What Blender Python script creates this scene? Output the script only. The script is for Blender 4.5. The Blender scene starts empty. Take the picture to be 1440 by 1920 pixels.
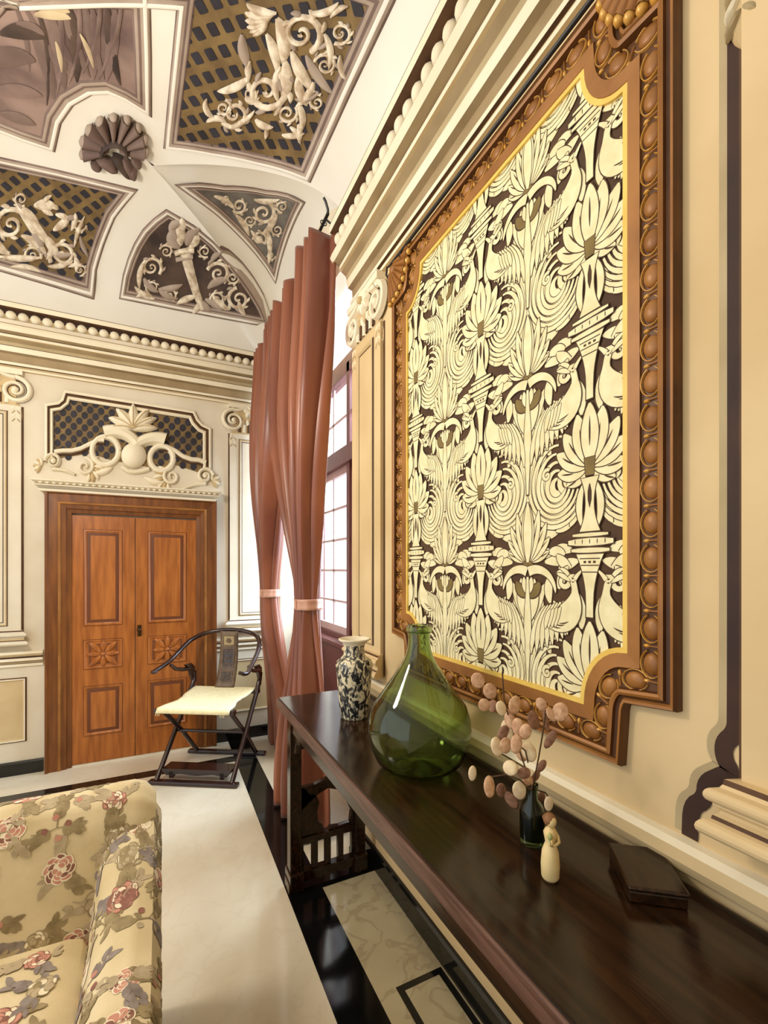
import bpy, bmesh, math, random
from mathutils import Vector, Matrix
R = math.radians
PI = math.pi
random.seed(7)
S = bpy.context.scene
COL = S.collection

# ------------------------------------------------------------------ camera, world, lights
F_PX, CX, CY, YAW, EYE = 846.0, 720.0, 1066.0, R(26.27), 1.5
cam_d = bpy.data.cameras.new('camera')
cam = bpy.data.objects.new('camera', cam_d)
COL.objects.link(cam)
cam_d.sensor_fit = 'HORIZONTAL'
cam_d.sensor_width = 36.0
cam_d.lens = F_PX / 1440 * 36
cam_d.shift_y = (CY - 960) / 1440
cam_d.clip_start = 0.02
cam.location = (0, 0, EYE)
cam.rotation_euler = (R(90), 0, -YAW)
S.camera = cam

S.view_settings.view_transform = 'Standard'
S.view_settings.look = 'None'
S.view_settings.gamma = 1
S.view_settings.use_curve_mapping = False
S.view_settings.exposure = 0.72

world = bpy.data.worlds.new('sky')
S.world = world
world.use_nodes = True
bg = world.node_tree.nodes['Background']
bg.inputs[0].default_value = (0.90, 0.95, 1.0, 1)
bg.inputs[1].default_value = 1.0


def area(name, loc, target, sx, sy, power, col):
    d = bpy.data.lights.new(name, 'AREA')
    d.shape = 'RECTANGLE'
    d.size, d.size_y, d.energy, d.color = sx, sy, power, col
    o = bpy.data.objects.new(name, d)
    COL.objects.link(o)
    o.location = loc
    o.rotation_euler = (Vector(target) - Vector(loc)).to_track_quat('-Z', 'Y').to_euler()
    return o


area('window_daylight', (2.3, 3.1, 2.4), (0.3, 2.9, 1.2), 1.6, 2.8, 230, (0.70, 0.85, 1.0))
warm_fill_d = bpy.data.lights.new('warm_fill_light', 'POINT')  # unseen warm point light, added to brighten the ceiling and walls
warm_fill_d.energy, warm_fill_d.color, warm_fill_d.shadow_soft_size = 62, (1.0, 0.89, 0.74), 0.2
warm_fill = bpy.data.objects.new('warm_fill_light', warm_fill_d)
COL.objects.link(warm_fill)
warm_fill.location = (-1.15, 1.9, 2.65)


# ------------------------------------------------------------------ helpers: materials
def lin(c):
    return tuple(((v / 255) / 12.92 if v / 255 <= 0.04045 else ((v / 255 + 0.055) / 1.055) ** 2.4) for v in c) + (1,)


MATS = {}


def mat(name, col, rough=0.5, col2=None, scale=8.0, bump=0.0, spec=0.5, metal=0.0, coat=0.0, stretch=(1, 1, 1),
        lo=0.35, hi=0.65, detail=4.0, bscale=None):
    m = bpy.data.materials.new(name)
    m.use_nodes = True
    nt = m.node_tree
    b = nt.nodes['Principled BSDF']
    b.inputs['Roughness'].default_value = rough
    b.inputs['Specular IOR Level'].default_value = spec
    b.inputs['Metallic'].default_value = metal
    b.inputs['Coat Weight'].default_value = coat
    tc = nt.nodes.new('ShaderNodeTexCoord')
    mp = nt.nodes.new('ShaderNodeMapping')
    mp.inputs['Scale'].default_value = stretch
    nt.links.new(tc.outputs['Object'], mp.inputs[0])
    n = nt.nodes.new('ShaderNodeTexNoise')
    n.inputs['Scale'].default_value = scale
    n.inputs['Detail'].default_value = detail
    nt.links.new(mp.outputs[0], n.inputs['Vector'])
    r = nt.nodes.new('ShaderNodeValToRGB')
    r.color_ramp.elements[0].position = lo
    r.color_ramp.elements[1].position = hi
    c2 = col2 if col2 else tuple(min(255, v * 0.93) for v in col)
    r.color_ramp.elements[0].color = lin(c2)
    r.color_ramp.elements[1].color = lin(col)
    nt.links.new(n.outputs[0], r.inputs[0])
    nt.links.new(r.outputs[0], b.inputs['Base Color'])
    if bump:
        bn = nt.nodes.new('ShaderNodeTexNoise')
        bn.inputs['Scale'].default_value = bscale or scale * 4
        nt.links.new(mp.outputs[0], bn.inputs['Vector'])
        bp = nt.nodes.new('ShaderNodeBump')
        bp.inputs['Strength'].default_value = bump
        bp.inputs['Distance'].default_value = 0.01
        nt.links.new(bn.outputs[0], bp.inputs['Height'])
        nt.links.new(bp.outputs[0], b.inputs['Normal'])
    MATS[name] = m
    return m


cream = mat('cream_plaster', (226, 216, 196), 0.7, (214, 202, 178), 2.5, 0.05)
creaml = mat('pale_cream_plaster', (240, 230, 205), 0.7, (230, 218, 190), 3)
creamr = mat('warm_cream_plaster', (220, 194, 148), 0.7, (206, 178, 130), 2.2, 0.05)  # cream plaster with the right wall's warm lamplight put into the colour
ceilw = mat('ceiling_white_plaster', (240, 237, 228), 0.75, (232, 227, 216), 1.6)
olive = mat('olive_tan_paint', (184, 166, 128), 0.7, (170, 150, 112), 6)
tan = mat('tan_paint', (206, 182, 138), 0.7, (194, 168, 122), 5)
umber = mat('umber_paint', (92, 62, 34), 0.7, (74, 46, 24), 9)
dkbrown = mat('dark_brown_paint', (58, 32, 18), 0.7, (44, 22, 14), 9)
taupe = mat('taupe_paint', (128, 108, 100), 0.75, (104, 84, 78), 5)
taupel = mat('light_taupe_paint', (176, 160, 146), 0.75, (156, 138, 124), 5)
paintdk = mat('dark_fresco_ground', (88, 70, 60), 0.75, (52, 40, 38), 6)
frescogrey = mat('grey_fresco_ground', (120, 116, 110), 0.75, (80, 74, 72), 7)
fresco = mat('mauve_fresco', (158, 134, 124), 0.8, (98, 78, 76), 2.6, lo=0.38, hi=0.62, detail=7)
frescob = mat('bright_fresco', (214, 196, 160), 0.8, (150, 126, 104), 4)
trellis = mat('ochre_trellis', (132, 108, 66), 0.75, (104, 82, 50), 9)
hole = mat('blue_black_paint', (44, 42, 54), 0.7, (30, 26, 34), 8)
grisaille = mat('grisaille_paint', (238, 228, 208), 0.65, (186, 164, 138), 22)
gold = mat('ochre_gilding', (164, 110, 52), 0.45, (136, 86, 34), 7, metal=0.1)
goldl = mat('bright_gilding', (214, 166, 92), 0.35, (206, 150, 56), 9, metal=0.2)
goldd = mat('dark_gilding', (98, 58, 18), 0.5, (76, 42, 12), 9, metal=0.1)
yellow = mat('yellow_line_paint', (238, 204, 104), 0.5, (226, 186, 84), 9)
damask_c = mat('cream_damask', (240, 231, 188), 0.75, (228, 216, 168), 30)
damask_b = mat('brown_damask', (84, 58, 32), 0.8, (66, 42, 24), 12)
damask_o = mat('olive_damask', (132, 112, 62), 0.8, (116, 96, 52), 18)
doorw = mat('door_walnut', (178, 106, 44), 0.36, (146, 80, 28), 5, 0.05, stretch=(6, 6, 0.7))
doord = mat('door_frame_walnut', (128, 74, 26), 0.4, (100, 54, 16), 5, 0.05, stretch=(6, 6, 0.7))
doorgap = mat('door_groove', (108, 56, 20), 0.6)
tablew = mat('dark_table_wood', (50, 30, 15), 0.16, (26, 15, 8), 7, 0.015, stretch=(9, 0.7, 9), spec=0.4)
tablee = mat('table_edge_wood', (104, 74, 62), 0.42, (76, 50, 40), 10, 0.05, stretch=(9, 0.7, 9))
chairw = mat('dark_chair_lacquer', (50, 24, 18), 0.25, (34, 16, 12), 10, coat=0.3)
splatw = mat('carved_splat_wood', (120, 100, 78), 0.5, (92, 72, 54), 20)
splatp = mat('pale_splat_inlay', (176, 156, 112), 0.5, (160, 138, 96), 20)
canvas = mat('cream_canvas', (250, 240, 196), 0.8, (240, 226, 176), 40, 0.1)
black = mat('black_iron', (18, 15, 14), 0.45)
marblek = mat('black_marble', (20, 20, 19), 0.09, (10, 10, 10), 6)
muntin = mat('glare_pale_wood', (190, 160, 158), 0.5)  # bar wood made paler, the window glare put into its colour
winwood = mat('window_red_wood', (112, 62, 58), 0.5, (92, 48, 44), 10, stretch=(5, 5, 1))
vasew = None
bone = mat('carved_bone', (236, 214, 160), 0.5, (222, 196, 138), 14)
hair = mat('figurine_hair', (140, 96, 58), 0.6, (116, 76, 44), 30)
green = mat('figurine_green', (170, 176, 110), 0.6)
pod = mat('dried_seed_pod', (224, 184, 146), 0.5, (190, 142, 108), 90)
podl = mat('pale_seed_pod', (244, 226, 186), 0.5, (226, 196, 158), 60)
podd = mat('brown_seed_pod', (160, 118, 92), 0.55, (128, 90, 68), 90)
twig = mat('brown_twig', (84, 58, 34), 0.7)
brass = mat('dull_brass', (70, 48, 22), 0.4, metal=0.7)


def marble(name, c1, c2, c3, rough=0.12, vein=0.45):
    m = bpy.data.materials.new(name)
    m.use_nodes = True
    nt = m.node_tree
    b = nt.nodes['Principled BSDF']
    b.inputs['Roughness'].default_value = rough
    tc = nt.nodes.new('ShaderNodeTexCoord')
    n1 = nt.nodes.new('ShaderNodeTexNoise')
    n1.inputs['Scale'].default_value = 2.2
    n1.inputs['Detail'].default_value = 6
    nt.links.new(tc.outputs['Object'], n1.inputs['Vector'])
    n2 = nt.nodes.new('ShaderNodeTexNoise')
    n2.inputs['Scale'].default_value = 5.5
    n2.inputs['Detail'].default_value = 10
    n2.inputs['Distortion'].default_value = 0.5
    nt.links.new(tc.outputs['Object'], n2.inputs['Vector'])
    r1 = nt.nodes.new('ShaderNodeValToRGB')
    r1.color_ramp.elements[0].position = 0.35
    r1.color_ramp.elements[1].position = 0.65
    r1.color_ramp.elements[0].color = lin(c2)
    r1.color_ramp.elements[1].color = lin(c1)
    nt.links.new(n1.outputs[0], r1.inputs[0])
    r2 = nt.nodes.new('ShaderNodeValToRGB')
    e = r2.color_ramp.elements
    e[0].position, e[1].position = 0.47, 0.53
    e[0].color = (0, 0, 0, 1)
    e[1].color = (0, 0, 0, 1)
    k = e.new(0.5)
    k.color = (vein, vein, vein, 1)
    nt.links.new(n2.outputs[0], r2.inputs[0])
    mx = nt.nodes.new('ShaderNodeMix')
    mx.data_type = 'RGBA'
    nt.links.new(r2.outputs[0], mx.inputs['Factor'])
    nt.links.new(r1.outputs[0], mx.inputs[6])
    mx.inputs[7].default_value = lin(c3)
    nt.links.new(mx.outputs[2], b.inputs['Base Color'])
    return m


marblew = marble('cream_marble', (226, 216, 194), (214, 202, 176), (206, 192, 164), 0.11, 0.3)
marbleg = marble('grey_veined_marble', (190, 178, 146), (170, 156, 124), (136, 120, 90), 0.1)


def fabric_curtain(name, c1, c2):
    m = mat(name, c1, 0.36, c2, 5, 0.02, stretch=(1, 1, 0.15), spec=0.6, detail=2)
    nt = m.node_tree
    b = nt.nodes['Principled BSDF']
    b.inputs['Sheen Weight'].default_value = 0.3
    out = nt.nodes['Material Output']
    tr = nt.nodes.new('ShaderNodeBsdfTranslucent')
    tr.inputs[0].default_value = lin((206, 112, 84))
    mx = nt.nodes.new('ShaderNodeMixShader')
    mx.inputs[0].default_value = 0.12
    nt.links.new(b.outputs[0], mx.inputs[1])
    nt.links.new(tr.outputs[0], mx.inputs[2])
    nt.links.new(mx.outputs[0], out.inputs[0])
    return m


curt = fabric_curtain('rust_satin', (160, 92, 58), (122, 62, 40))
tieb = mat('pale_rose_satin', (206, 158, 134), 0.45, (190, 138, 116), 14)


def glass(name, col, rough=0.02, ior=1.45):
    m = bpy.data.materials.new(name)
    m.use_nodes = True
    nt = m.node_tree
    b = nt.nodes['Principled BSDF']
    b.inputs['Base Color'].default_value = lin(col)
    b.inputs['Transmission Weight'].default_value = 1
    b.inputs['Roughness'].default_value = rough
    b.inputs['IOR'].default_value = ior
    return m


bottle_g = glass('green_bottle_glass', (184, 202, 146), 0.03)
dark_g = glass('dark_green_glass', (96, 116, 84), 0.05)


def pane_glass():
    m = bpy.data.materials.new('window_glass')
    m.use_nodes = True
    nt = m.node_tree
    out = nt.nodes['Material Output']
    t = nt.nodes.new('ShaderNodeBsdfTransparent')
    t.inputs[0].default_value = (0.96, 0.97, 0.98, 1)
    g = nt.nodes.new('ShaderNodeBsdfGlossy')
    g.inputs['Roughness'].default_value = 0.02
    mx = nt.nodes.new('ShaderNodeMixShader')
    mx.inputs[0].default_value = 0.06
    nt.links.new(t.outputs[0], mx.inputs[1])
    nt.links.new(g.outputs[0], mx.inputs[2])
    nt.links.new(mx.outputs[0], out.inputs[0])
    return m


panegl = pane_glass()


sofaf = mat('cream_linen', (222, 204, 164), 0.85, (202, 182, 138), 6, 0.05, bscale=120)
PRINT = [sofaf, mat('print_rose', (206, 150, 128), 0.85, (188, 128, 108), 40), mat('print_dark_rose', (150, 100, 84), 0.85, (126, 84, 70), 40), mat('print_olive', (160, 142, 104), 0.85, (134, 116, 80), 40),
         mat('print_taupe', (188, 170, 138), 0.85, (168, 150, 118), 40), mat('print_cream', (240, 228, 200), 0.85, (228, 212, 178), 40), mat('print_grey_violet', (150, 138, 130), 0.85, (122, 108, 100), 40)]
sofap = mat('sofa_piping', (206, 186, 144), 0.85, (190, 168, 126), 20)


def vase_mat():
    m = bpy.data.materials.new('brushed_black_and_white_glaze')
    m.use_nodes = True
    nt = m.node_tree
    N, L = nt.nodes, nt.links
    b = N['Principled BSDF']
    b.inputs['Roughness'].default_value = 0.25
    tc = N.new('ShaderNodeTexCoord')
    mp = N.new('ShaderNodeMapping')
    mp.inputs['Scale'].default_value = (1, 1, 0.55)
    L.new(tc.outputs['Object'], mp.inputs[0])
    n = N.new('ShaderNodeTexNoise')
    n.inputs['Scale'].default_value = 58
    n.inputs['Detail'].default_value = 4
    n.inputs['Distortion'].default_value = 0.9
    L.new(mp.outputs[0], n.inputs['Vector'])
    r = N.new('ShaderNodeValToRGB')
    e = r.color_ramp.elements
    e[0].position, e[0].color = 0.44, lin((34, 34, 38))
    e[1].position, e[1].color = 0.56, lin((224, 212, 178))
    k = e.new(0.5)
    k.color = lin((120, 116, 108))
    L.new(n.outputs[0], r.inputs[0])
    L.new(r.outputs[0], b.inputs['Base Color'])
    return m


vasew = vase_mat()


# ------------------------------------------------------------------ helpers: meshes and objects
class MB:
    def __init__(self):
        self.v, self.f, self.m = [], [], []

    def add(self, verts, faces, mi=0):
        n = len(self.v)
        self.v += [tuple(p) for p in verts]
        for f in faces:
            self.f.append(tuple(i + n for i in f))
            self.m.append(mi)

    def box(self, x0, x1, y0, y1, z0, z1, mi=0):
        p = [(x0, y0, z0), (x1, y0, z0), (x1, y1, z0), (x0, y1, z0), (x0, y0, z1), (x1, y0, z1), (x1, y1, z1), (x0, y1, z1)]
        self.add(p, [(0, 3, 2, 1), (4, 5, 6, 7), (0, 1, 5, 4), (1, 2, 6, 5), (2, 3, 7, 6), (3, 0, 4, 7)], mi)

    def grid(self, fn, nu, nv, mi=0, cu=False):
        P = [fn(i / nu, j / nv) for j in range(nv + 1) for i in range(nu + 1 if not cu else nu)]
        w = nu if cu else nu + 1
        fs = []
        for j in range(nv):
            for i in range(nu):
                i2 = (i + 1) % w if cu else i + 1
                fs.append((j * w + i, j * w + i2, (j + 1) * w + i2, (j + 1) * w + i))
        self.add(P, fs, mi)

    def lathe(self, prof, c=(0, 0, 0), seg=32, mi=0):
        c = Vector(c)
        n = len(prof)
        P = []
        for r, z in prof:
            for k in range(seg):
                a = 2 * PI * k / seg
                P.append(c + Vector((r * math.cos(a), r * math.sin(a), z)))
        fs = []
        for j in range(n - 1):
            for k in range(seg):
                k2 = (k + 1) % seg
                fs.append((j * seg + k, j * seg + k2, (j + 1) * seg + k2, (j + 1) * seg + k))
        if prof[0][0] > 1e-5:
            fs.append(tuple(range(seg))[::-1])
        if prof[-1][0] > 1e-5:
            fs.append(tuple((n - 1) * seg + k for k in range(seg)))
        self.add(P, fs, mi)

    def tube(self, pts, rad, seg=10, mi=0, cap=True, flat=1.0):
        pts = [Vector(p) for p in pts]
        n = len(pts)
        rs = rad if isinstance(rad, (list, tuple)) else [rad] * n
        P = []
        up = None
        for i, p in enumerate(pts):
            t = (pts[min(i + 1, n - 1)] - pts[max(i - 1, 0)]).normalized()
            if up is None:
                up = Vector((0, 0, 1)) if abs(t.z) < 0.9 else Vector((1, 0, 0))
            s = t.cross(up).normalized()
            up = s.cross(t).normalized()
            for k in range(seg):
                a = 2 * PI * k / seg
                P.append(p + s * math.cos(a) * rs[i] + up * math.sin(a) * rs[i] * flat)
        fs = []
        for i in range(n - 1):
            for k in range(seg):
                k2 = (k + 1) % seg
                fs.append((i * seg + k, i * seg + k2, (i + 1) * seg + k2, (i + 1) * seg + k))
        if cap:
            fs.append(tuple(range(seg))[::-1])
            fs.append(tuple((n - 1) * seg + k for k in range(seg)))
        self.add(P, fs, mi)

    def prism(self, poly, fn, o0, o1, mi=0):
        """polygon in 2-D (convex or not) extruded between two offsets through a mapping fn(u,v,o)"""
        n = len(poly)
        P = [fn(u, v, o0) for u, v in poly] + [fn(u, v, o1) for u, v in poly]
        fs = [tuple(range(n)), tuple(range(2 * n - 1, n - 1, -1))]
        for i in range(n):
            j = (i + 1) % n
            fs.append((i, j, n + j, n + i))
        self.add(P, fs, mi)

    def ball(self, c, r, fn=None, seg=12, rings=8, mi=0, sq=(1, 1, 1)):
        c = Vector(c)
        P, fs = [], []
        for j in range(rings + 1):
            t = PI * j / rings
            for k in range(seg):
                a = 2 * PI * k / seg
                q = (c.x + r * sq[0] * math.sin(t) * math.cos(a), c.y + r * sq[1] * math.sin(t) * math.sin(a), c.z + r * sq[2] * math.cos(t))
                P.append(fn(*q) if fn else q)
        for j in range(rings):
            for k in range(seg):
                k2 = (k + 1) % seg
                fs.append((j * seg + k, j * seg + k2, (j + 1) * seg + k2, (j + 1) * seg + k))
        self.add(P, fs, mi)

    # relief stroke: a tapered, curving ribbon with a rounded back on a mapped surface
    def stroke(self, fn, path, wid, h, mi=0, base=0.0, flat=False):
        n = len(path)
        P, fs = [], []
        prof = [(-1, 0)] + ([(-0.6, 0.8), (0, 1), (0.6, 0.8)] if not flat else []) + [(1, 0)]
        k = len(prof)
        for i, (x, y) in enumerate(path):
            x0, y0 = path[max(i - 1, 0)]
            x1, y1 = path[min(i + 1, n - 1)]
            L = math.hypot(x1 - x0, y1 - y0) or 1e-9
            nx, ny = -(y1 - y0) / L, (x1 - x0) / L
            w = wid(i / (n - 1)) if callable(wid) else wid
            hh = h * min(1.0, 0.25 + w / (wid(0.4) + 1e-9)) if callable(wid) else h
            for d, e in prof:
                P.append(fn(x + nx * w * d, y + ny * w * d, base + hh * e))
        for i in range(n - 1):
            for j in range(k - 1):
                fs.append((i * k + j, i * k + j + 1, (i + 1) * k + j + 1, (i + 1) * k + j))
        self.add(P, fs, mi)

    # moulding: a profile of (across, out) points with one material per strip swept along a mapped 2-D path
    def moulding(self, fn, path, prof, mis, closed=False):
        n = len(path)
        P, fs, ms = [], [], []
        k = len(prof)
        for i in range(n):
            if closed:
                a, b, c = path[i - 1], path[i], path[(i + 1) % n]
            else:
                a, b, c = path[max(i - 1, 0)], path[i], path[min(i + 1, n - 1)]

            def nrm(p, q):
                L = math.hypot(q[0] - p[0], q[1] - p[1])
                return None if L < 1e-9 else (-(q[1] - p[1]) / L, (q[0] - p[0]) / L)
            n1, n2 = nrm(a, b), nrm(b, c)
            n1 = n1 or n2
            n2 = n2 or n1
            mx, my = n1[0] + n2[0], n1[1] + n2[1]
            L = math.hypot(mx, my) or 1e-9
            mx, my = mx / L, my / L
            cs = max(0.35, mx * n1[0] + my * n1[1])
            for d, o in prof:
                P.append(fn(b[0] + mx * d / cs, b[1] + my * d / cs, o))
        for i in range(n if closed else n - 1):
            i2 = (i + 1) % n
            for j in range(k - 1):
                fs.append((i * k + j, i2 * k + j, i2 * k + j + 1, i * k + j + 1))
                ms.append(mis[j % len(mis)])
        nn = len(self.v)
        self.v += [tuple(p) for p in P]
        for f, m_ in zip(fs, ms):
            self.f.append(tuple(q + nn for q in f))
            self.m.append(m_)

    def build(self, name, mats, parent=None, smooth=False, bevel=0.0, fix=True, subsurf=0, thick=0.0):
        if not isinstance(mats, (list, tuple)):
            mats = [mats]
        me = bpy.data.meshes.new(name)
        me.from_pydata(self.v, [], self.f)
        for m_ in mats:
            me.materials.append(m_)
        me.polygons.foreach_set('material_index', self.m)
        if fix:
            bm = bmesh.new()
            bm.from_mesh(me)
            bmesh.ops.recalc_face_normals(bm, faces=bm.faces)
            bm.to_mesh(me)
            bm.free()
        if smooth:
            me.polygons.foreach_set('use_smooth', [True] * len(me.polygons))
            if smooth == 'auto':
                me.set_sharp_from_angle(angle=R(38))
        me.update()
        o = bpy.data.objects.new(name, me)
        COL.objects.link(o)
        if parent:
            o.parent = parent
        if thick:
            s = o.modifiers.new('thickness', 'SOLIDIFY')
            s.thickness = thick
            s.offset = 0
        if bevel:
            b = o.modifiers.new('bevel', 'BEVEL')
            b.width = bevel
            b.segments = 2
            b.limit_method = 'ANGLE'
        if subsurf:
            s = o.modifiers.new('subdivision', 'SUBSURF')
            s.levels = s.render_levels = subsurf
        return o


def thing(name, label, cat, loc=(0, 0, 0), rz=0.0, group=None):
    o = bpy.data.objects.new(name, None)
    o.empty_display_size = 0.1
    COL.objects.link(o)
    o.location = loc
    o.rotation_euler = (0, 0, rz)
    o['label'] = label
    o['category'] = cat
    if group:
        o['group'] = group
    return o


def tag(o, label, cat, group=None):
    o['label'] = label
    o['category'] = cat
    if group:
        o['group'] = group
    return o


def struct(o, label=None, cat=None):
    o['kind'] = 'structure'
    if label:
        o['label'] = label
        o['category'] = cat
    return o


def root_struct(name, label, cat):
    o = bpy.data.objects.new(name, None)
    o.empty_display_size = 0.1
    COL.objects.link(o)
    return struct(o, label, cat)


def curl(x, y, ang, length, turn, n=14, k=1.0):
    """path that starts at x,y heading ang and turns by `turn` radians over its length"""
    P = [(x, y)]
    for i in range(n):
        a = ang + turn * ((i + 0.5) / n) ** k
        x += math.cos(a) * length / n
        y += math.sin(a) * length / n
        P.append((x, y))
    return P


def spiral(x, y, r, turns, a0, sgn=1, n=30, rmin=0.12):
    """spiral from the rim inwards"""
    P = []
    for i in range(n + 1):
        t = i / n
        rr = r * (1 - t * (1 - rmin))
        a = a0 + sgn * 2 * PI * turns * t
        P.append((x + rr * math.cos(a), y + rr * math.sin(a)))
    return P


def leafw(w):
    return lambda t: w * (0.12 + math.sin(PI * min(1, t * 0.97 + 0.03)) ** 0.8)


def tailw(w):
    return lambda t: w * (1 - t) ** 0.6 + w * 0.08


# ------------------------------------------------------------------ room frame
A_X = 0.97      # right wall
B_Y = 4.13      # far wall
ZS = 3.38       # springing of the vault
VA, VB = 1.25, 0.60
LA, LY0 = 1.02, 2.38   # lunette over the window: depth and near edge


def ray(px, py):
    fw = Vector((math.sin(YAW), math.cos(YAW), 0))
    rt = Vector((math.cos(YAW), -math.sin(YAW), 0))
    return fw + rt * ((px - CX) / F_PX) + Vector((0, 0, 1)) * ((CY - py) / F_PX)


EYEV = Vector((0, 0, EYE))


def RW(y, z, o):            # right wall, metres
    return Vector((A_X - o, y, z))


def FWm(x, z, o):           # far wall, metres
    return Vector((x, B_Y - o, z))


def fxz(px, py):            # point of the far wall seen at a place of the photograph
    d = ray(px, py)
    p = EYEV + d * (B_Y / d.y)
    return p.x, p.z


def FW(px, py, o):
    x, z = fxz(px, py)
    return Vector((x, B_Y - o, z))


def gv(d):
    if d >= VA:
        return 1.0
    return math.sqrt(max(0.0, 1 - (1 - d / VA) ** 2))


def lune_y(dx):
    return LY0 + (B_Y - LA - LY0) * dx / LA, B_Y - dx


def zc(x, y):
    dx, dy = max(0, A_X - x), max(0, B_Y - y)
    z = ZS + VB * gv(min(dx, dy))
    if dx < LA:
        y0, y1 = lune_y(dx)
        if y0 < y < y1:
            s = (2 * y - y0 - y1) / (y1 - y0)
            z = ZS + VB * gv(dx) + 0.5 * (1 - dx / LA) * math.sqrt(max(0, 1 - s * s))
    return z


def surf(px, py):
    d = ray(px, py)
    t = 0.6
    hit = None
    while t < 12:
        p = EYEV + d * t
        if p.x > A_X or p.y > B_Y or p.z > zc(p.x, p.y):
            hit = t
            break
        t += 0.04
    t0, t1 = hit - 0.04, hit
    for _ in range(16):
        tm = (t0 + t1) / 2
        p = EYEV + d * tm
        if p.x > A_X or p.y > B_Y or p.z > zc(p.x, p.y):
            t1 = tm
        else:
            t0 = tm
    p = EYEV + d * t0
    return p.x, p.y


def CP(x, y, o):            # ceiling, plan metres, o = distance below the surface
    x = min(x, A_X - 0.002)
    y = min(y, B_Y - 0.002)
    z = zc(x, y)
    if not o:
        return Vector((x, y, z))
    e = 0.01
    gx = (zc(x, y) - zc(x - e, y)) / e
    gy = (zc(x, y) - zc(x, y - e)) / e
    n = Vector((gx, gy, -1)).normalized()
    return Vector((x, y, z)) + n * o


def CW(px, py, o):          # ceiling, by place in the photograph
    return CP(*surf(px, py), o)


# ------------------------------------------------------------------ floor
def floor():
    xs = [-4.0, 0.52, 0.68, 0.752, 0.777, 0.92, 0.944, 0.99, 1.32]
    ys = [-2.5, 0.1, 0.125, 1.405, 1.43, 2.03, 2.20, 3.66, 3.77, 4.13]
    m = MB()
    for i in range(len(xs) - 1):
        for j in range(len(ys) - 1):
            x, y = (xs[i] + xs[i + 1]) / 2, (ys[j] + ys[j + 1]) / 2
            if x > 0.99 and y < 2.20:
                continue
            mi = 0
            if 0.52 < x < 0.68:
                mi = 1
            elif x < 0.52:
                mi = 1 if 3.66 < y < 3.77 else 0
            elif y < 2.03:
                mi = 2
                if 0.752 < x < 0.944 and 0.1 < y < 1.43 and not (0.777 < x < 0.92 and 0.125 < y < 1.405):
                    mi = 1
            elif y < 2.20:
                mi = 1
            m.add([(xs[i], ys[j], 0), (xs[i + 1], ys[j], 0), (xs[i + 1], ys[j + 1], 0), (xs[i], ys[j + 1], 0)], [(0, 1, 2, 3)], mi)
    m.box(-4.0, 1.45, -2.5, 4.3, -0.1, -0.002, 0)
    struct(m.build('floor', [marblew, marblek, marbleg], fix=False), 'cream marble floor with black marble bands', 'floor')


floor()

# ------------------------------------------------------------------ walls, window recess
WY0, WY1, WZ1 = 2.36, 4.09, 3.30


def walls():
    m = MB()
    m.box(A_X, 1.45, -2.5, WY0, 0, 4.3)
    m.box(A_X, 1.06, WY0, B_Y, WZ1, 4.3, 1)
    m.box(A_X, 1.45, WY1, 4.3, 0, 4.6, 1)
    # sloping head of the recess
    m.add([(1.06, WY0, WZ1), (1.06, WY1, WZ1), (1.45, WY1, 4.2), (1.45, WY0, 4.2), (1.06, WY0, 4.3), (1.06, WY1, 4.3), (1.45, WY1, 4.3), (1.45, WY0, 4.3)],
          [(0, 1, 2, 3), (4, 5, 6, 7), (0, 3, 7, 4), (1, 2, 6, 5)])
    struct(m.build('wall_right', [creamr, creaml]), 'cream painted right-hand wall with the window recess', 'wall')
    m = MB()
    m.box(-4.0, A_X, B_Y, 4.3, 0, 4.3)
    b = MB()
    b.box(-4.0, 1.45, -2.6, -2.5, 0, 4.3)
    struct(b.build('wall_back', cream), 'cream wall behind the camera', 'wall')
    struct(m.build('wall_far', cream), 'cream painted far wall with the double door', 'wall')


walls()


# ------------------------------------------------------------------ ceiling vault
def ceiling():
    m = MB()
    dt = lambda u: VA * (1 - math.cos(u * PI / 2))

    def right(u, v):
        dx = dt(u)
        y1 = lune_y(dx)[0] if dx < LA else B_Y - dx
        y = -2.5 + (y1 + 2.5) * v
        return (A_X - dx, y, ZS + VB * gv(dx))

    def far(u, v):
        dy = dt(u)
        x = -4.0 + (A_X - dy + 4.0) * v
        return (x, B_Y - dy, ZS + VB * gv(dy))

    def lun(u, v):
        dx = dt(u * math.acos(1 - LA / VA) / (PI / 2))
        dx = min(dx, LA)
        y0, y1 = lune_y(dx)
        s = -math.cos(v * PI)
        return (A_X - dx, y0 + (y1 - y0) * (s + 1) / 2, ZS + VB * gv(dx) + 0.5 * (1 - dx / LA) * math.sqrt(max(0, 1 - s * s)))
    m.grid(right, 48, 40)
    m.grid(far, 32, 60)
    m.grid(lun, 32, 40)
    z = ZS + VB
    m.add([(-4, -2.5, z), (A_X - VA, -2.5, z), (A_X - VA, B_Y - VA, z), (-4, B_Y - VA, z)], [(0, 1, 2, 3)])
    m.box(-4.0, 1.45, -2.6, 4.3, 4.32, 4.42)  # unseen slab above the vault, added to keep sky light from leaking in
    struct(m.build('ceiling', ceilw, smooth='auto', fix=False), 'white vaulted ceiling with painted panels', 'ceiling')


ceiling()


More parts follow.
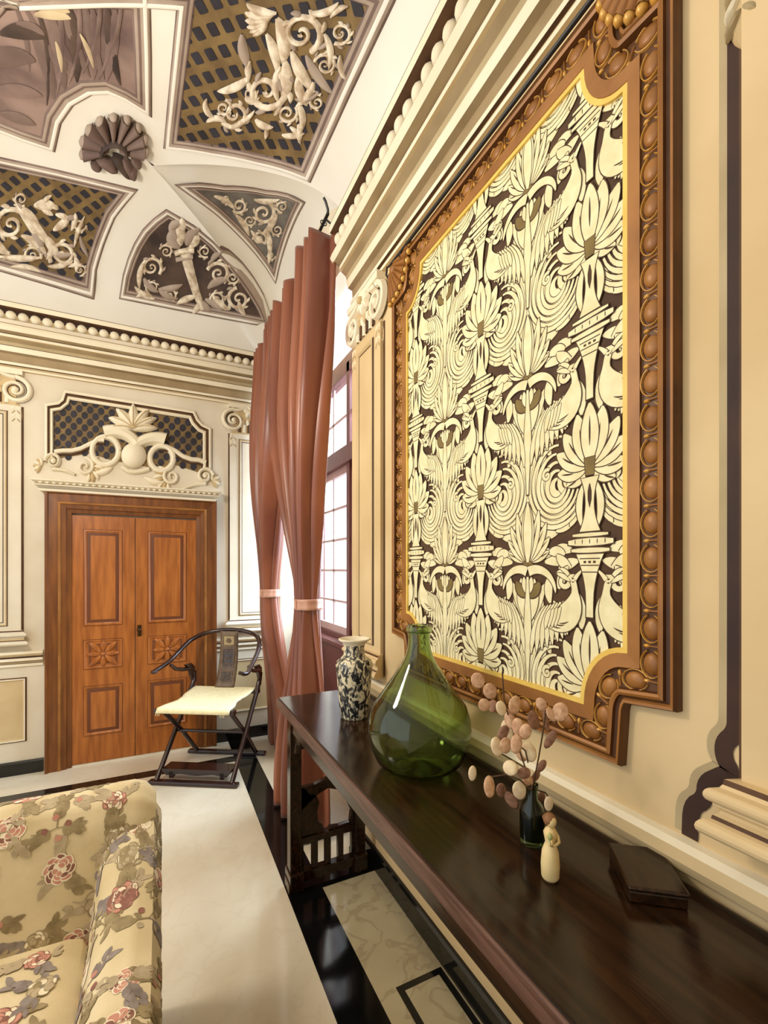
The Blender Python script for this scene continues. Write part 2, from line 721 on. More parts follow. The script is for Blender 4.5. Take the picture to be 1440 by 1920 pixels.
# ------------------------------------------------------------------ cornice, chair rails, skirting
CORN = [(0.0, 2.935), (0.018, 2.937), (0.018, 2.952), (0.010, 2.955), (0.010, 2.968), (0.024, 2.970), (0.024, 2.990), (0.012, 2.996), (0.014, 3.050),
        (0.040, 3.058), (0.046, 3.085), (0.050, 3.093), (0.046, 3.099), (0.052, 3.120), (0.078, 3.138), (0.092, 3.140), (0.094, 3.158), (0.090, 3.163),
        (0.128, 3.170), (0.144, 3.192), (0.138, 3.212), (0.124, 3.222), (0.118, 3.226), (0.118, 3.252), (0.104, 3.256), (0.104, 3.292), (0.104, 3.326),
        (0.145, 3.330), (0.150, 3.362), (0.150, 3.366), (0.0, 3.372)]
CORNM = [2, 0, 1, 2, 1, 0, 1, 6, 6, 0, 0, 1, 3, 6, 2, 0, 1, 6, 0, 0, 6, 2, 5, 1, 3, 4, 1, 0, 1, 3]  # darker strips: brown groove lines, plus moulding shade put into the colour
shade = mat('cornice_shade_paint', (168, 146, 110), 0.7, (150, 128, 92), 6)  # shading of frieze, cove and soffits put into the paint colour
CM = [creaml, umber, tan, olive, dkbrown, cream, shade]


def cornice(name, wall, t0, t1, label):
    m = MB()
    k = len(CORN)
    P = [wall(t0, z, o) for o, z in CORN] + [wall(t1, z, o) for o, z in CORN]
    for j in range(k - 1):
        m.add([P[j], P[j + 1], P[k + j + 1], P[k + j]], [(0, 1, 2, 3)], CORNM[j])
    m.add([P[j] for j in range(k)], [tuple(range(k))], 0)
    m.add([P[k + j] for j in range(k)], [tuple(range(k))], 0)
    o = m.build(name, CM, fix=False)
    struct(o, label, 'cornice')
    b = MB()
    n = int(abs(t1 - t0) / 0.07)
    for i in range(n):
        t = t0 + (t1 - t0) * (i + 0.5) / n
        b.ball((t, 3.288, 0.102), 0.034, lambda u, v, w: wall(u, v, w), 10, 8, 0, (0.97, 1.0, 0.8))
    b.build('bead_row', creaml, o, smooth=True)
    return o


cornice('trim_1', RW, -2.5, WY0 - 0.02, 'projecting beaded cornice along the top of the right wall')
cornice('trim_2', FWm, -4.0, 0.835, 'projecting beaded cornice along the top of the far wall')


def rail(name, wall, t0, t1, prof, mis, label, mats=None):
    m = MB()
    for j in range(len(prof) - 1):
        o0, z0 = prof[j]
        o1, z1 = prof[j + 1]
        m.add([wall(t0, z0, o0), wall(t0, z1, o1), wall(t1, z1, o1), wall(t1, z0, o0)], [(0, 1, 2, 3)], mis[j % len(mis)])
    for t in (t0, t1):
        m.add([wall(t, z, o) for o, z in prof], [tuple(range(len(prof)))], 0)
    return struct(m.build(name, mats or CM, fix=False), label, 'moulding')


RAILP = [(0, 0.800), (0.012, 0.802), (0.012, 0.838), (0.018, 0.842), (0.022, 0.856), (0.014, 0.862), (0.018, 0.886), (0.032, 0.892), (0.040, 0.912), (0.034, 0.934), (0.020, 0.944), (0, 0.946)]
RAILM = [2, 2, 0, 2, 1, 2, 0, 2, 2, 0, 0]
rail('trim_3', RW, -2.5, WY0, RAILP, RAILM, 'cream chair rail behind the long dark table')
FR = [(0, 0.785), (0.015, 0.787), (0.015, 0.805), (0.008, 0.808), (0.008, 0.822), (0.028, 0.828), (0.028, 0.848), (0.010, 0.856), (0.022, 0.862), (0.030, 0.878), (0.022, 0.894), (0, 0.898)]
rail('trim_4', FWm, -4.0, -0.785, FR, [0, 0, 1, 2, 1, 0, 1, 0, 2, 0, 0], 'cream chair rail on the far wall left of the door')
rail('trim_5', FWm, 0.405, A_X, FR, [0, 0, 1, 2, 1, 0, 1, 0, 2, 0, 0], 'cream chair rail on the far wall behind the folding chair')
BB = [(0, 0), (0.02, 0), (0.02, 0.085), (0.012, 0.095), (0, 0.096)]
struct(rail('baseboard_right', RW, -2.5, WY0, BB, [0], 'black marble baseboard under the long dark table', [marblek]))
bbf = MB()
for t0, t1 in ((-4.0, -0.785), (0.405, A_X)):
    for j in range(len(BB) - 1):
        o0, z0 = BB[j]
        o1, z1 = BB[j + 1]
        bbf.add([FWm(t0, z0, o0), FWm(t0, z1, o1), FWm(t1, z1, o1), FWm(t1, z0, o0)], [(0, 1, 2, 3)], 0)
    for t in (t0, t1):
        bbf.add([FWm(t, z, o) for o, z in BB], [tuple(range(len(BB)))], 0)
struct(bbf.build('baseboard_far', [marblek], fix=False), 'black marble baseboard along the far wall', 'baseboard')

# painted wall panels of the dado
PANP = [(0, 0.004), (0.008, 0.012), (0.016, 0.012), (0.024, 0.004), (0.034, 0.003)]


def dado(name, wall, u0, u1, v0, v1, label):
    m = MB()
    m.prism([(u0, v0), (u1, v0), (u1, v1), (u0, v1)], wall, 0.0, 0.003, 2)
    m.moulding(wall, [(u0, v0), (u1, v0), (u1, v1), (u0, v1)], PANP, [1, 0, 2, 2], True)
    return struct(m.build(name, CM, fix=False), label, 'wall panel')


dado('trim_6', FWm, -1.75, -0.885, 0.235, 0.705, 'recessed dado panel on the far wall left of the door')
dado('trim_7', FWm, 0.52, 0.88, 0.235, 0.705, 'recessed dado panel on the far wall behind the folding chair')


# ------------------------------------------------------------------ pilasters
def capital(m, wall, c, w, z0, z1):
    """ionic capital with volutes, flower and leaf drops; materials 0 light, 1 umber, 2 tan, 3 olive"""
    hw, h = w / 2, z1 - z0
    m.prism([(c - hw * 1.16, z1 - 0.035), (c + hw * 1.16, z1 - 0.035), (c + hw * 1.16, z1), (c - hw * 1.16, z1)], wall, 0, 0.045, 0)
    m.prism([(c - hw * 1.1, z1 - 0.048), (c + hw * 1.1, z1 - 0.048), (c + hw * 1.1, z1 - 0.035), (c - hw * 1.1, z1 - 0.035)], wall, 0, 0.03, 1)
    m.prism([(c - hw * 0.92, z0), (c + hw * 0.92, z0), (c + hw * 0.92, z1 - 0.045), (c - hw * 0.92, z1 - 0.045)], wall, 0, 0.015, 2)
    for i in range(6):
        u = c - hw * 0.6 + hw * 1.2 * i / 5
        m.stroke(wall, [(u, z0 + 0.015), (u, z0 + 0.03), (u, z0 + 0.075), (u, z0 + 0.085)], hw * 0.08, 0.012, 0 if i % 2 else 1, 0.015)
    for s in (-1, 1):
        cx, cz, r = c + s * hw * 0.9, z0 + h * 0.44, h * 0.36
        m.stroke(wall, spiral(cx, cz, r * 1.04, 1.9, PI / 2, s * -1, 40, 0.1), lambda t: 0.02 * (1 - 0.6 * t), 0.028, 0, 0.014)
        m.stroke(wall, spiral(cx, cz, r * 0.86, 1.7, PI / 2, s * -1, 36, 0.12), lambda t: 0.008 * (1 - 0.4 * t), 0.008, 1, 0.014)
        m.ball((cx, cz, 0.03), 0.022, wall, 10, 6, 0)
        m.stroke(wall, curl(cx, cz + r * 1.0, PI if s > 0 else 0, hw * 1.0, s * -0.7, 10), lambda t: 0.018 * (1 - t * 0.5), 0.03, 0, 0.014)
        # leaf drop under the volute
        dx = c + s * hw * 0.92
        m.stroke(wall, [(dx, z0 + 0.03 - 0.19 * i / 8) for i in range(9)], leafw(0.03), 0.012, 2, 0.002)
        for i in range(4):
            for q in (-1, 1):
                m.stroke(wall, curl(dx, z0 - 0.03 * i, -PI / 2 + q * 0.9, 0.045, -q * 0.5, 6), leafw(0.008), 0.018, 3 if i % 2 else 0, 0.006)
    for i in range(7):
        a = PI * 2 * i / 7 + 0.3
        m.stroke(wall, curl(c, z1 - 0.05, a, hw * 0.42, 0.2, 6), leafw(0.022), 0.03, 0, 0.02)
    m.ball((c, z1 - 0.05, 0.05), 0.02, wall, 8, 6, 2)
    for i in range(5):
        m.ball((c + hw * (0.4 * (i - 2) / 2), z0 + h * 0.42, 0.015), 0.018, wall, 8, 6, 0 if i % 2 else 2, (0.8, 1.6, 1))


def pilaster(name, wall, c, w, zb, z0, z1, label, base=None, capw=0.92, out=0.02):
    base = base or cream
    o = root_struct(name, label, 'pilaster')
    hw = w / 2
    s = MB()
    s.prism([(c - hw, zb), (c + hw, zb), (c + hw, z0), (c - hw, z0)], wall, 0, out, 0)
    iw = hw * 0.56
    s.moulding(lambda u, v, q: wall(u, v, q + out), [(c - iw, zb + 0.09), (c + iw, zb + 0.09), (c + iw, z0 - 0.05), (c - iw, z0 - 0.05)],
               [(-0.006, 0.001), (0, 0.008), (0.010, 0.010), (0.018, 0.001), (0.024, 0.001)], [1, 2, 0, 1], True)
    for q in (-1, 1):
        s.prism([(c + q * hw, zb - 0.05), (c + q * (hw + 0.012), zb - 0.05), (c + q * (hw + 0.012), z0), (c + q * hw, z0)], wall, 0, 0.003, 1)
    s.build('shaft', [base, umber, tan], o, fix=False)
    k = MB()
    capital(k, wall, c, w * capw, z0, z1)
    k.build('capital', [creaml, umber, tan, olive], o, smooth='auto')
    b = MB()
    prof = [(0, 0.0), (0.038, 0.002)] + [(0.038 + 0.018 * math.sin(PI * q / 8), 0.004 + 0.032 * (1 - math.cos(PI * q / 8)) / 2) for q in range(1, 8)]
    prof += [(0.036, 0.037), (0.034, 0.044)] + [(0.034 - 0.010 * math.sin(PI * q / 4), 0.044 + 0.018 * q / 4) for q in range(1, 4)] + [(0.034, 0.062), (0.034, 0.067)]
    prof += [(0.034 + 0.012 * math.sin(PI * q / 8), 0.068 + 0.026 * (1 - math.cos(PI * q / 8)) / 2) for q in range(1, 8)] + [(0.026, 0.096), (0.022, 0.102), (0.02, 0.112), (0, 0.113)]
    mm = [0] * len(prof)
    for q in (0, 1, 9, 10, 11):
        mm[q] = 2 if q != 9 else 1
    mm[15] = 1
    mm[24] = 1
    for j in range(len(prof) - 1):
        o0, z_0 = prof[j]
        o1, z_1 = prof[j + 1]
        e0, e1 = hw + o0 * 0.9, hw + o1 * 0.9
        b.add([wall(c - e0, zb - 0.06 + z_0, out + o0), wall(c - e1, zb - 0.06 + z_1, out + o1), wall(c + e1, zb - 0.06 + z_1, out + o1), wall(c + e0, zb - 0.06 + z_0, out + o0)], [(0, 1, 2, 3)], mm[j])
    for q in (-1, 1):
        b.add([wall(c + q * (hw + o * 0.9), zb - 0.06 + z, out + o) for o, z in prof] + [wall(c + q * hw, zb + 0.053, 0), wall(c + q * hw, zb - 0.06, 0)], [tuple(range(len(prof) + 2))], 2)
    b.build('base', [base, umber, tan], o, fix=False)
    return o


pilaster('trim_8', RW, 2.145, 0.36, 1.03, 2.70, 2.935, 'cream ionic pilaster between the window recess and the gold framed panel', creamr)
pilaster('trim_9', RW, 0.24, 0.42, 1.06, 2.62, 2.935, 'cream pilaster at the right edge, nearest the camera', creamr, 1.1)
pilaster('trim_10', FWm, 0.715, 0.36, 1.00, 2.68, 2.935, 'cream ionic pilaster on the far wall between the door and the curtain')
pilaster('trim_11', FWm, -1.10, 0.37, 1.00, 2.68, 2.935, 'cream ionic pilaster on the far wall at the left edge')
# trompe l'oeil shadow, painted brown beside the near pilaster and round its base
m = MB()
shadow_path = [(0.466, 2.6), (0.466, 1.22), (0.468, 1.19), (0.488, 1.165), (0.488, 1.135), (0.474, 1.115), (0.492, 1.10), (0.520, 1.075), (0.522, 1.04), (0.548, 1.015), (0.55, 0.95)]
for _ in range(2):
    shadow_path = [shadow_path[0]] + [q for a, b in zip(shadow_path, shadow_path[1:]) for q in ((a[0] * 0.75 + b[0] * 0.25, a[1] * 0.75 + b[1] * 0.25), (a[0] * 0.25 + b[0] * 0.75, a[1] * 0.25 + b[1] * 0.75))] + [shadow_path[-1]]
m.stroke(RW, shadow_path, 0.016, 0.0, 0, 0.0025, True)
m.stroke(RW, [(u + 0.018, v + 0.006) for u, v in shadow_path], 0.012, 0.0, 1, 0.002, True)
struct(m.build('trim_12', [dkbrown, olive], fix=False), 'brown painted shadow line beside the near pilaster', 'painted line')


# ------------------------------------------------------------------ gold framed damask panel on the right wall
PY0, PY1, PZ0, PZ1 = 0.687, 1.713, 1.165, 2.755
NY, NZ = 0.118, 0.148


def notch_path(y0, y1, z0, z1, ny, nz, n=9):
    """rectangle whose corners are scooped out by quarter ellipses; anticlockwise in (y,z)"""
    P = []
    for cx, cz, a0 in ((y1, z0, PI), (y1, z1, -PI / 2), (y0, z1, 0), (y0, z0, PI / 2)):
        for i in range(n + 1):
            a = a0 - (PI / 2) * i / n
            P.append((cx + ny * math.cos(a), cz + nz * math.sin(a)))
    return P


def resample(path, step, closed=True):
    Q = path + ([path[0]] if closed else [])
    seg = [math.hypot(Q[i + 1][0] - Q[i][0], Q[i + 1][1] - Q[i][1]) for i in range(len(Q) - 1)]
    tot = sum(seg)
    n = max(2, round(tot / step))
    out = []
    for k in range(n):
        d = tot * (k + 0.5) / n
        i = 0
        while i < len(seg) - 1 and d > seg[i]:
            d -= seg[i]
            i += 1
        t = d / seg[i] if seg[i] else 0
        x, y = Q[i][0] + (Q[i + 1][0] - Q[i][0]) * t, Q[i][1] + (Q[i + 1][1] - Q[i][1]) * t
        out.append((x, y, math.atan2(Q[i + 1][1] - Q[i][1], Q[i + 1][0] - Q[i][0])))
    return out


def damask_motif():
    """one repeat (0.43 x 0.548 m) of an invented bird and foliage damask: strokes in painting order, each with a brown outline"""
    out = []   # (path, width fn, material, outline)
    X = 0.215

    def one(path, w, mi=0, ol=0.0026):
        out.append((path, w, mi, ol))

    def sym(path, w, mi=0, ol=0.0026, ax=0.0):
        one(path, w, mi, ol)
        one([(2 * ax - x, y) for x, y in path], w, mi, ol)
    # loose leaf ground
    for x, y, a, L, t in ((0.155, 0.03, 80, 0.10, 0.5), (0.185, 0.02, 95, 0.11, -0.3), (0.205, -0.02, 88, 0.12, 0.2), (0.13, 0.06, 60, 0.08, 0.6), (0.10, 0.12, 95, 0.09, -0.6), (0.075, 0.13, 110, 0.09, 0.5), (0.05, 0.15, 85, 0.09, 0.4), (0.028, 0.14, 95, 0.09, -0.3),
                          (0.20, -0.15, 200, 0.10, -0.6), (0.17, -0.13, 190, 0.09, -0.8), (0.19, -0.20, 185, 0.10, 0.5), (0.15, -0.235, 170, 0.09, 0.4), (0.12, -0.205, 160, 0.07, 0.8), (0.10, -0.255, 150, 0.07, 0.4), (0.08, -0.215, 30, 0.06, -0.9), (0.06, -0.25, 20, 0.06, 0.6),
                          (0.18, 0.10, 70, 0.08, 0.4), (0.205, 0.09, 92, 0.08, 0.1), (0.16, 0.17, 80, 0.09, -0.5), (0.185, 0.16, 100, 0.10, 0.4), (0.13, 0.20, 70, 0.08, 0.7), (0.10, 0.24, 100, 0.07, 0.6), (0.04, -0.10, -60, 0.09, 0.8), (0.03, -0.06, -80, 0.09, 0.4)):
        sym(curl(x, y, R(a), L, t, 9), leafw(0.0125))
    # sweeping tail feathers: nested crescents
    for k in range(6, -1, -1):
        rx, ry = 0.016 + 0.0155 * k, 0.020 + 0.0190 * k
        cx, cy = 0.106 + 0.0012 * k, -0.030 + 0.004 * k
        a0, a1 = R(74 + 6 * k if k > 2 else 110), R(-188 + 7 * k)
        P = [(cx + rx * math.cos(a0 + (a1 - a0) * q / 22), cy + ry * math.sin(a0 + (a1 - a0) * q / 22)) for q in range(23)]
        sym(P, (lambda g: (lambda t: g * (0.32 + 1.0 * math.sin(PI * min(1, t * 0.96 + 0.02)) ** 1.4)))(0.0076), 0, 0.0022)
        if k in (2, 4, 5):
            Q = [(cx + (rx - 0.002) * math.cos(a0 + (a1 - a0) * q / 22), cy + (ry - 0.002) * math.sin(a0 + (a1 - a0) * q / 22)) for q in range(6, 19)]
            sym(Q, leafw(0.0012), 1, 0)
    sym(spiral(0.070, -0.020, 0.030, 1.5, R(-60), 1, 24, 0.1), lambda t: 0.0078 * (1 - 0.45 * t), 0, 0.002)
    sym(spiral(0.142, 0.006, 0.017, 1.2, R(120), -1, 20, 0.15), lambda t: 0.005 * (1 - 0.4 * t), 0, 0.002)
    # plume on the secondary axis
    for a, L, w in ((1.35, 0.075, 0.010), (1.0, 0.098, 0.0115), (0.70, 0.125, 0.012), (0.42, 0.150, 0.0125), (0.18, 0.165, 0.0125)):
        sym(curl(X + 0.012 * math.sin(a), -0.232, PI / 2 - a, L, 0.32, 10), leafw(w), 0, 0.0026, X)
        sym(curl(X + 0.045 * math.sin(a), -0.232 + 0.045 * math.cos(a), PI / 2 - a + 0.08, L * 0.5, 0.2, 7), leafw(0.0016), 1, 0, X)
    one(curl(X, -0.235, PI / 2, 0.175, 0, 10), leafw(0.015), 0)
    sym(curl(X + 0.004, -0.236, R(-60), 0.055, 1.6, 9), tailw(0.009), 2, 0.002, X)
    # arching scrolls over the birds
    sym(curl(X - 0.004, -0.262, R(155), 0.135, 1.9, 14), tailw(0.013), 0, 0.0026)
    sym(spiral(0.082, 0.262, 0.026, 1.3, R(40), 1, 20, 0.15), lambda t: 0.0085 * (1 - 0.5 * t), 0, 0.0026)
    # stem, bow and leaves of the secondary axis
    sym(curl(X + 0.004, 0.140, R(60), 0.13, 0.7, 10), leafw(0.014), 0, 0.0026, X)
    sym(curl(X + 0.003, 0.215, R(18), 0.062, 0.9, 9), leafw(0.0135), 2, 0.0045, X)
    sym(curl(X + 0.003, 0.222, R(62), 0.050, 0.5, 8), leafw(0.009), 0, 0.0026, X)
    one([(X, 0.27 - 0.034 * q) for q in range(10)], lambda t: 0.004 + 0.012 * math.sin(PI * t) ** 2 * (1 - 0.3 * t), 0)
    # birds
    for k in range(8):       # wing, drawn from the far feather forward
        sym(curl(0.148 - 0.011 * k, 0.190 + 0.003 * k, R(-52 - 3 * k), 0.155 - 0.009 * k, -0.62, 11), leafw(0.0088), 0, 0.0022)
    sym(curl(0.052, 0.262, R(-112), 0.185, 2.15, 18), lambda t: 0.009 + 0.026 * math.sin(PI * min(1, max(0, t * 1.25 - 0.18))) ** 1.1, 0)
    for k in range(3):
        sym(curl(0.066 + 0.013 * k, 0.155 - 0.010 * k, R(-30 + 10 * k), 0.034, 0.6, 6), leafw(0.0018), 1, 0)
    for k in range(4):
        sym(curl(0.092 + 0.012 * k, 0.192 - 0.003 * k, R(-60), 0.060, -0.4, 8), leafw(0.0066), 0, 0.002)
    sym(curl(0.062, 0.262, R(38), 0.048, -0.5, 8), leafw(0.0055), 0, 0.002)
    sym(curl(0.060, 0.270, R(62), 0.045, -0.9, 8), leafw(0.0050), 0, 0.002)
    sym([(0.052 + 0.009 * math.cos(q), 0.266 + 0.006 * math.sin(q)) for q in (PI, PI * 0.66, PI * 0.33, 0)], 0.0095, 0)
    sym(curl(0.046, 0.268, R(128), 0.034, 0.25, 6), tailw(0.0058), 0, 0.002)
    sym(curl(0.050, 0.268, R(20), 0.006, 0, 3), 0.0020, 1, 0)
    # palmette on the main axis
    for a, L, w in ((2.15, 0.066, 0.0165), (1.70, 0.088, 0.0195), (1.22, 0.104, 0.021), (0.80, 0.118, 0.021), (0.40, 0.134, 0.022)):
        sym(curl(0.014 * math.sin(a), 0.014 * math.cos(a), PI / 2 - a, L, 0.32, 12), leafw(w), 0, 0.003)
        sym(curl(0.05 * math.sin(a), 0.05 * math.cos(a), PI / 2 - a + 0.12, L * 0.45, 0.2, 8), leafw(0.0022), 1, 0)
    one(curl(0, 0.012, PI / 2, 0.150, 0, 12), leafw(0.023), 0, 0.003)
    one(curl(0, 0.055, PI / 2, 0.075, 0, 8), leafw(0.0026), 1, 0)
    one([(0, 0.026), (0, 0.012), (0, -0.002), (0, -0.018)], lambda t: 0.016 - 0.004 * t, 2, 0.002)
    # urn, cushion and cup on the main axis
    sym(curl(0.016, -0.035, R(-62), 0.120, -0.9, 10), leafw(0.0085), 0, 0.003)
    one([(0, -0.024 - 0.0135 * q) for q in range(11)], lambda t: 0.026 - 0.060 * t + 0.064 * t * t, 0, 0.003)
    one([(0.0, -0.04), (0, -0.06), (0, -0.08), (0, -0.10)], leafw(0.006), 1, 0)
    for y, w, h in ((-0.168, 0.052, 0.0045), (-0.186, 0.066, 0.0095), (-0.207, 0.056, 0.0060)):
        one([(-w, y), (-w * 0.6, y), (0, y), (w * 0.6, y), (w, y)], (lambda g: (lambda t: g * (0.55 + 0.5 * math.sin(PI * t))))(h), 0, 0.0028)
    for q in range(5):
        one(curl(-0.044 + 0.022 * q, -0.178, R(-90), 0.014, 0, 3), leafw(0.0014), 1, 0)
    one([(0, -0.217), (0, -0.235), (0, -0.255), (0, -0.275), (0, -0.295), (0, -0.315), (0, -0.345), (0, -0.375)], lambda t: 0.040 - 0.066 * t + 0.036 * t * t, 0, 0.003)
    for q in range(3):
        one([(-0.030 + 0.003 * q, -0.228 - 0.017 * q), (0, -0.228 - 0.017 * q), (0.030 - 0.003 * q, -0.228 - 0.017 * q)], 0.0014, 1, 0)
    for q in range(-1, 2):
        one([(q * 0.014 - 0.004, -0.2365), (q * 0.014 + 0.004, -0.2365)], 0.003, 1, 0)
    return out


def damask_panel():
    root = thing('wall_panel', 'gold framed wall panel filled with cream bird and foliage damask on brown', 'wall panel', (A_X, (PY0 + PY1) / 2, PZ0))
    off = Vector((A_X, (PY0 + PY1) / 2, PZ0))

    def W(y, z, o):
        return RW(y, z, o) - off
    m = MB()
    m.prism([(PY0, PZ0), (PY1, PZ0), (PY1, PZ1), (PY0, PZ1)], W, 0.0, 0.004, 0)
    m.build('damask_ground', damask_b, root)
    # repeat the motif, clipped to the panel
    mot = damask_motif()
    d = MB()
    PW, PH = 0.43, 0.548
    for i in range(-1, 3):
        for j in range(-1, 4):
            cy, cz = 1.215 - PW * i, 1.205 + PH * j
            if cy + 0.45 < PY0 or cy - 0.45 > PY1 or cz + 0.35 < PZ0 or cz - 0.35 > PZ1:
                continue
            fn = lambda u, v, o: W(cy - u, cz + v, o)
            off_n = 0.0048
            for path, w, mi, ol in mot:
                if ol:
                    x0, y0 = path[0]
                    x1, y1 = path[-1]
                    ex = [(x0 - (path[1][0] - x0) * 0.12, y0 - (path[1][1] - y0) * 0.12)] + path[1:-1] + [(x1 + (x1 - path[-2][0]) * 0.12, y1 + (y1 - path[-2][1]) * 0.12)]
                    d.stroke(fn, ex, (lambda t: w(t) + ol) if callable(w) else w + ol, 0.0, 1, off_n, True)
                    off_n += 0.000012
                d.stroke(fn, path, w, 0.0, mi, off_n, True)
                off_n += 0.000012
    o = d.build('damask_pattern', [damask_c, damask_b, damask_o], root, fix=False)
    bm = bmesh.new()
    bm.from_mesh(o.data)
    for co, no in (((0, PY0 - off.y, 0), (0, -1, 0)), ((0, PY1 - off.y, 0), (0, 1, 0)), ((0, 0, 0), (0, 0, -1)), ((0, 0, PZ1 - off.z), (0, 0, 1))):
        bmesh.ops.bisect_plane(bm, geom=bm.verts[:] + bm.edges[:] + bm.faces[:], plane_co=co, plane_no=no, clear_outer=True)
    bm.to_mesh(o.data)
    bm.free()
    # frame
    inner = notch_path(PY0, PY1, PZ0, PZ1, NY, NZ)
    # offsets run outwards: path is anticlockwise seen in (y,z), its left normal points in, so outwards is negative
    f = MB()
    prof = [(0.004, 0.004), (0.004, 0.014), (-0.008, 0.014), (-0.009, 0.016), (-0.040, 0.018), (-0.042, 0.013), (-0.046, 0.011), (-0.086, 0.013),
            (-0.088, 0.030), (-0.094, 0.034), (-0.100, 0.031), (-0.101, 0.022), (-0.108, 0.020), (-0.112, 0.026), (-0.118, 0.027), (-0.122, 0.018), (-0.122, 0.0)]
    f.moulding(W, inner, prof, [0, 0, 1, 1, 2, 2, 2, 2, 1, 1, 2, 2, 1, 1, 2, 2], True)
    f.build('frame', [yellow, gold, goldd], root, fix=False)
    mid = []
    n = len(inner)
    for i in range(n):
        a, b, c = inner[i - 1], inner[i], inner[(i + 1) % n]
        n1 = Vector((-(b[1] - a[1]), b[0] - a[0])).normalized()
        n2 = Vector((-(c[1] - b[1]), c[0] - b[0])).normalized()
        mm = (n1 + n2).normalized()
        cs = max(0.35, mm.dot(n1))
        mid.append((b[0] - mm.x * 0.066 / cs, b[1] - mm.y * 0.066 / cs))
    e = MB()
    dd = MB()
    for x, y, a in resample(mid, 0.077):
        ca, sa = math.cos(a), math.sin(a)
        fn = lambda u, v, w: W(x + u * ca - v * sa, y + u * sa + v * ca, w)
        e.ball((0, 0, 0.012), 0.022, fn, 14, 8, 0, (1.12, 0.9, 0.5))
        e.stroke(fn, [(0.031 * math.cos(q), 0.001 + 0.0235 * math.sin(q)) for q in [R(-70 + 320 * k / 14 - 90) for k in range(15)]], 0.0016, 0.009, 1, 0.010)
        e.ball((0.0385, 0.012, 0.012), 0.006, fn, 8, 6, 1, (0.8, 1.5, 1))
        e.stroke(fn, [(0.0385, 0.008), (0.0385, -0.004), (0.0385, -0.018)], 0.0025, 0.008, 0, 0.010)
    e.build('egg_and_dart', [gold, goldl], root, smooth=True)
    # shells in the upper corners
    for sy, cy in ((1, PY0 - 0.12), (-1, PY1 + 0.12)):
        s = MB()
        for i in range(9):
            a = R(180 + 90 * i / 8) if sy < 0 else R(-90 + 90 * i / 8)
            s.stroke(W, curl(cy + 0.03 * math.cos(a), PZ1 + 0.12 + 0.03 * math.sin(a), a, 0.135, 0.0, 8), lambda t: 0.006 + 0.012 * t, 0.022, 0, 0.024)
            s.ball((cy + 0.170 * math.cos(a), PZ1 + 0.12 + 0.170 * math.sin(a), 0.03), 0.014, W, 8, 6, 1)
        s.ball((cy + sy * 0.03, PZ1 + 0.09, 0.02), 0.03, W, 10, 8, 0)
        s.build('corner_shell', [gold, goldl], root, smooth=True)


damask_panel()

# rod of black iron that crosses the wall above the panel
t = thing('picture_rail_rod', 'thin black iron rod running above the gold framed panel', 'rod', (0.93, 1.76, 2.872))
m = MB()
m.tube([(0, -4.0, 0), (0, 0.06, 0)], 0.007, 8)
m.build('rod', black, t, smooth='auto')
m = MB()
m.tube([(0.045, -0.03, -0.04), (0.02, -0.035, -0.035), (-0.004, -0.04, -0.02), (0, -0.04, 0.0)], 0.005, 8)
m.build('bracket', black, t, smooth='auto')
m = MB()
m.tube([(0, 0.06, 0), (-0.004, 0.085, 0.005), (0, 0.10, -0.02), (0.008, 0.09, -0.045), (0.004, 0.07, -0.05), (0.0, 0.075, -0.035)], 0.005, 8)
m.build('scrolled_end', black, t, smooth='auto')


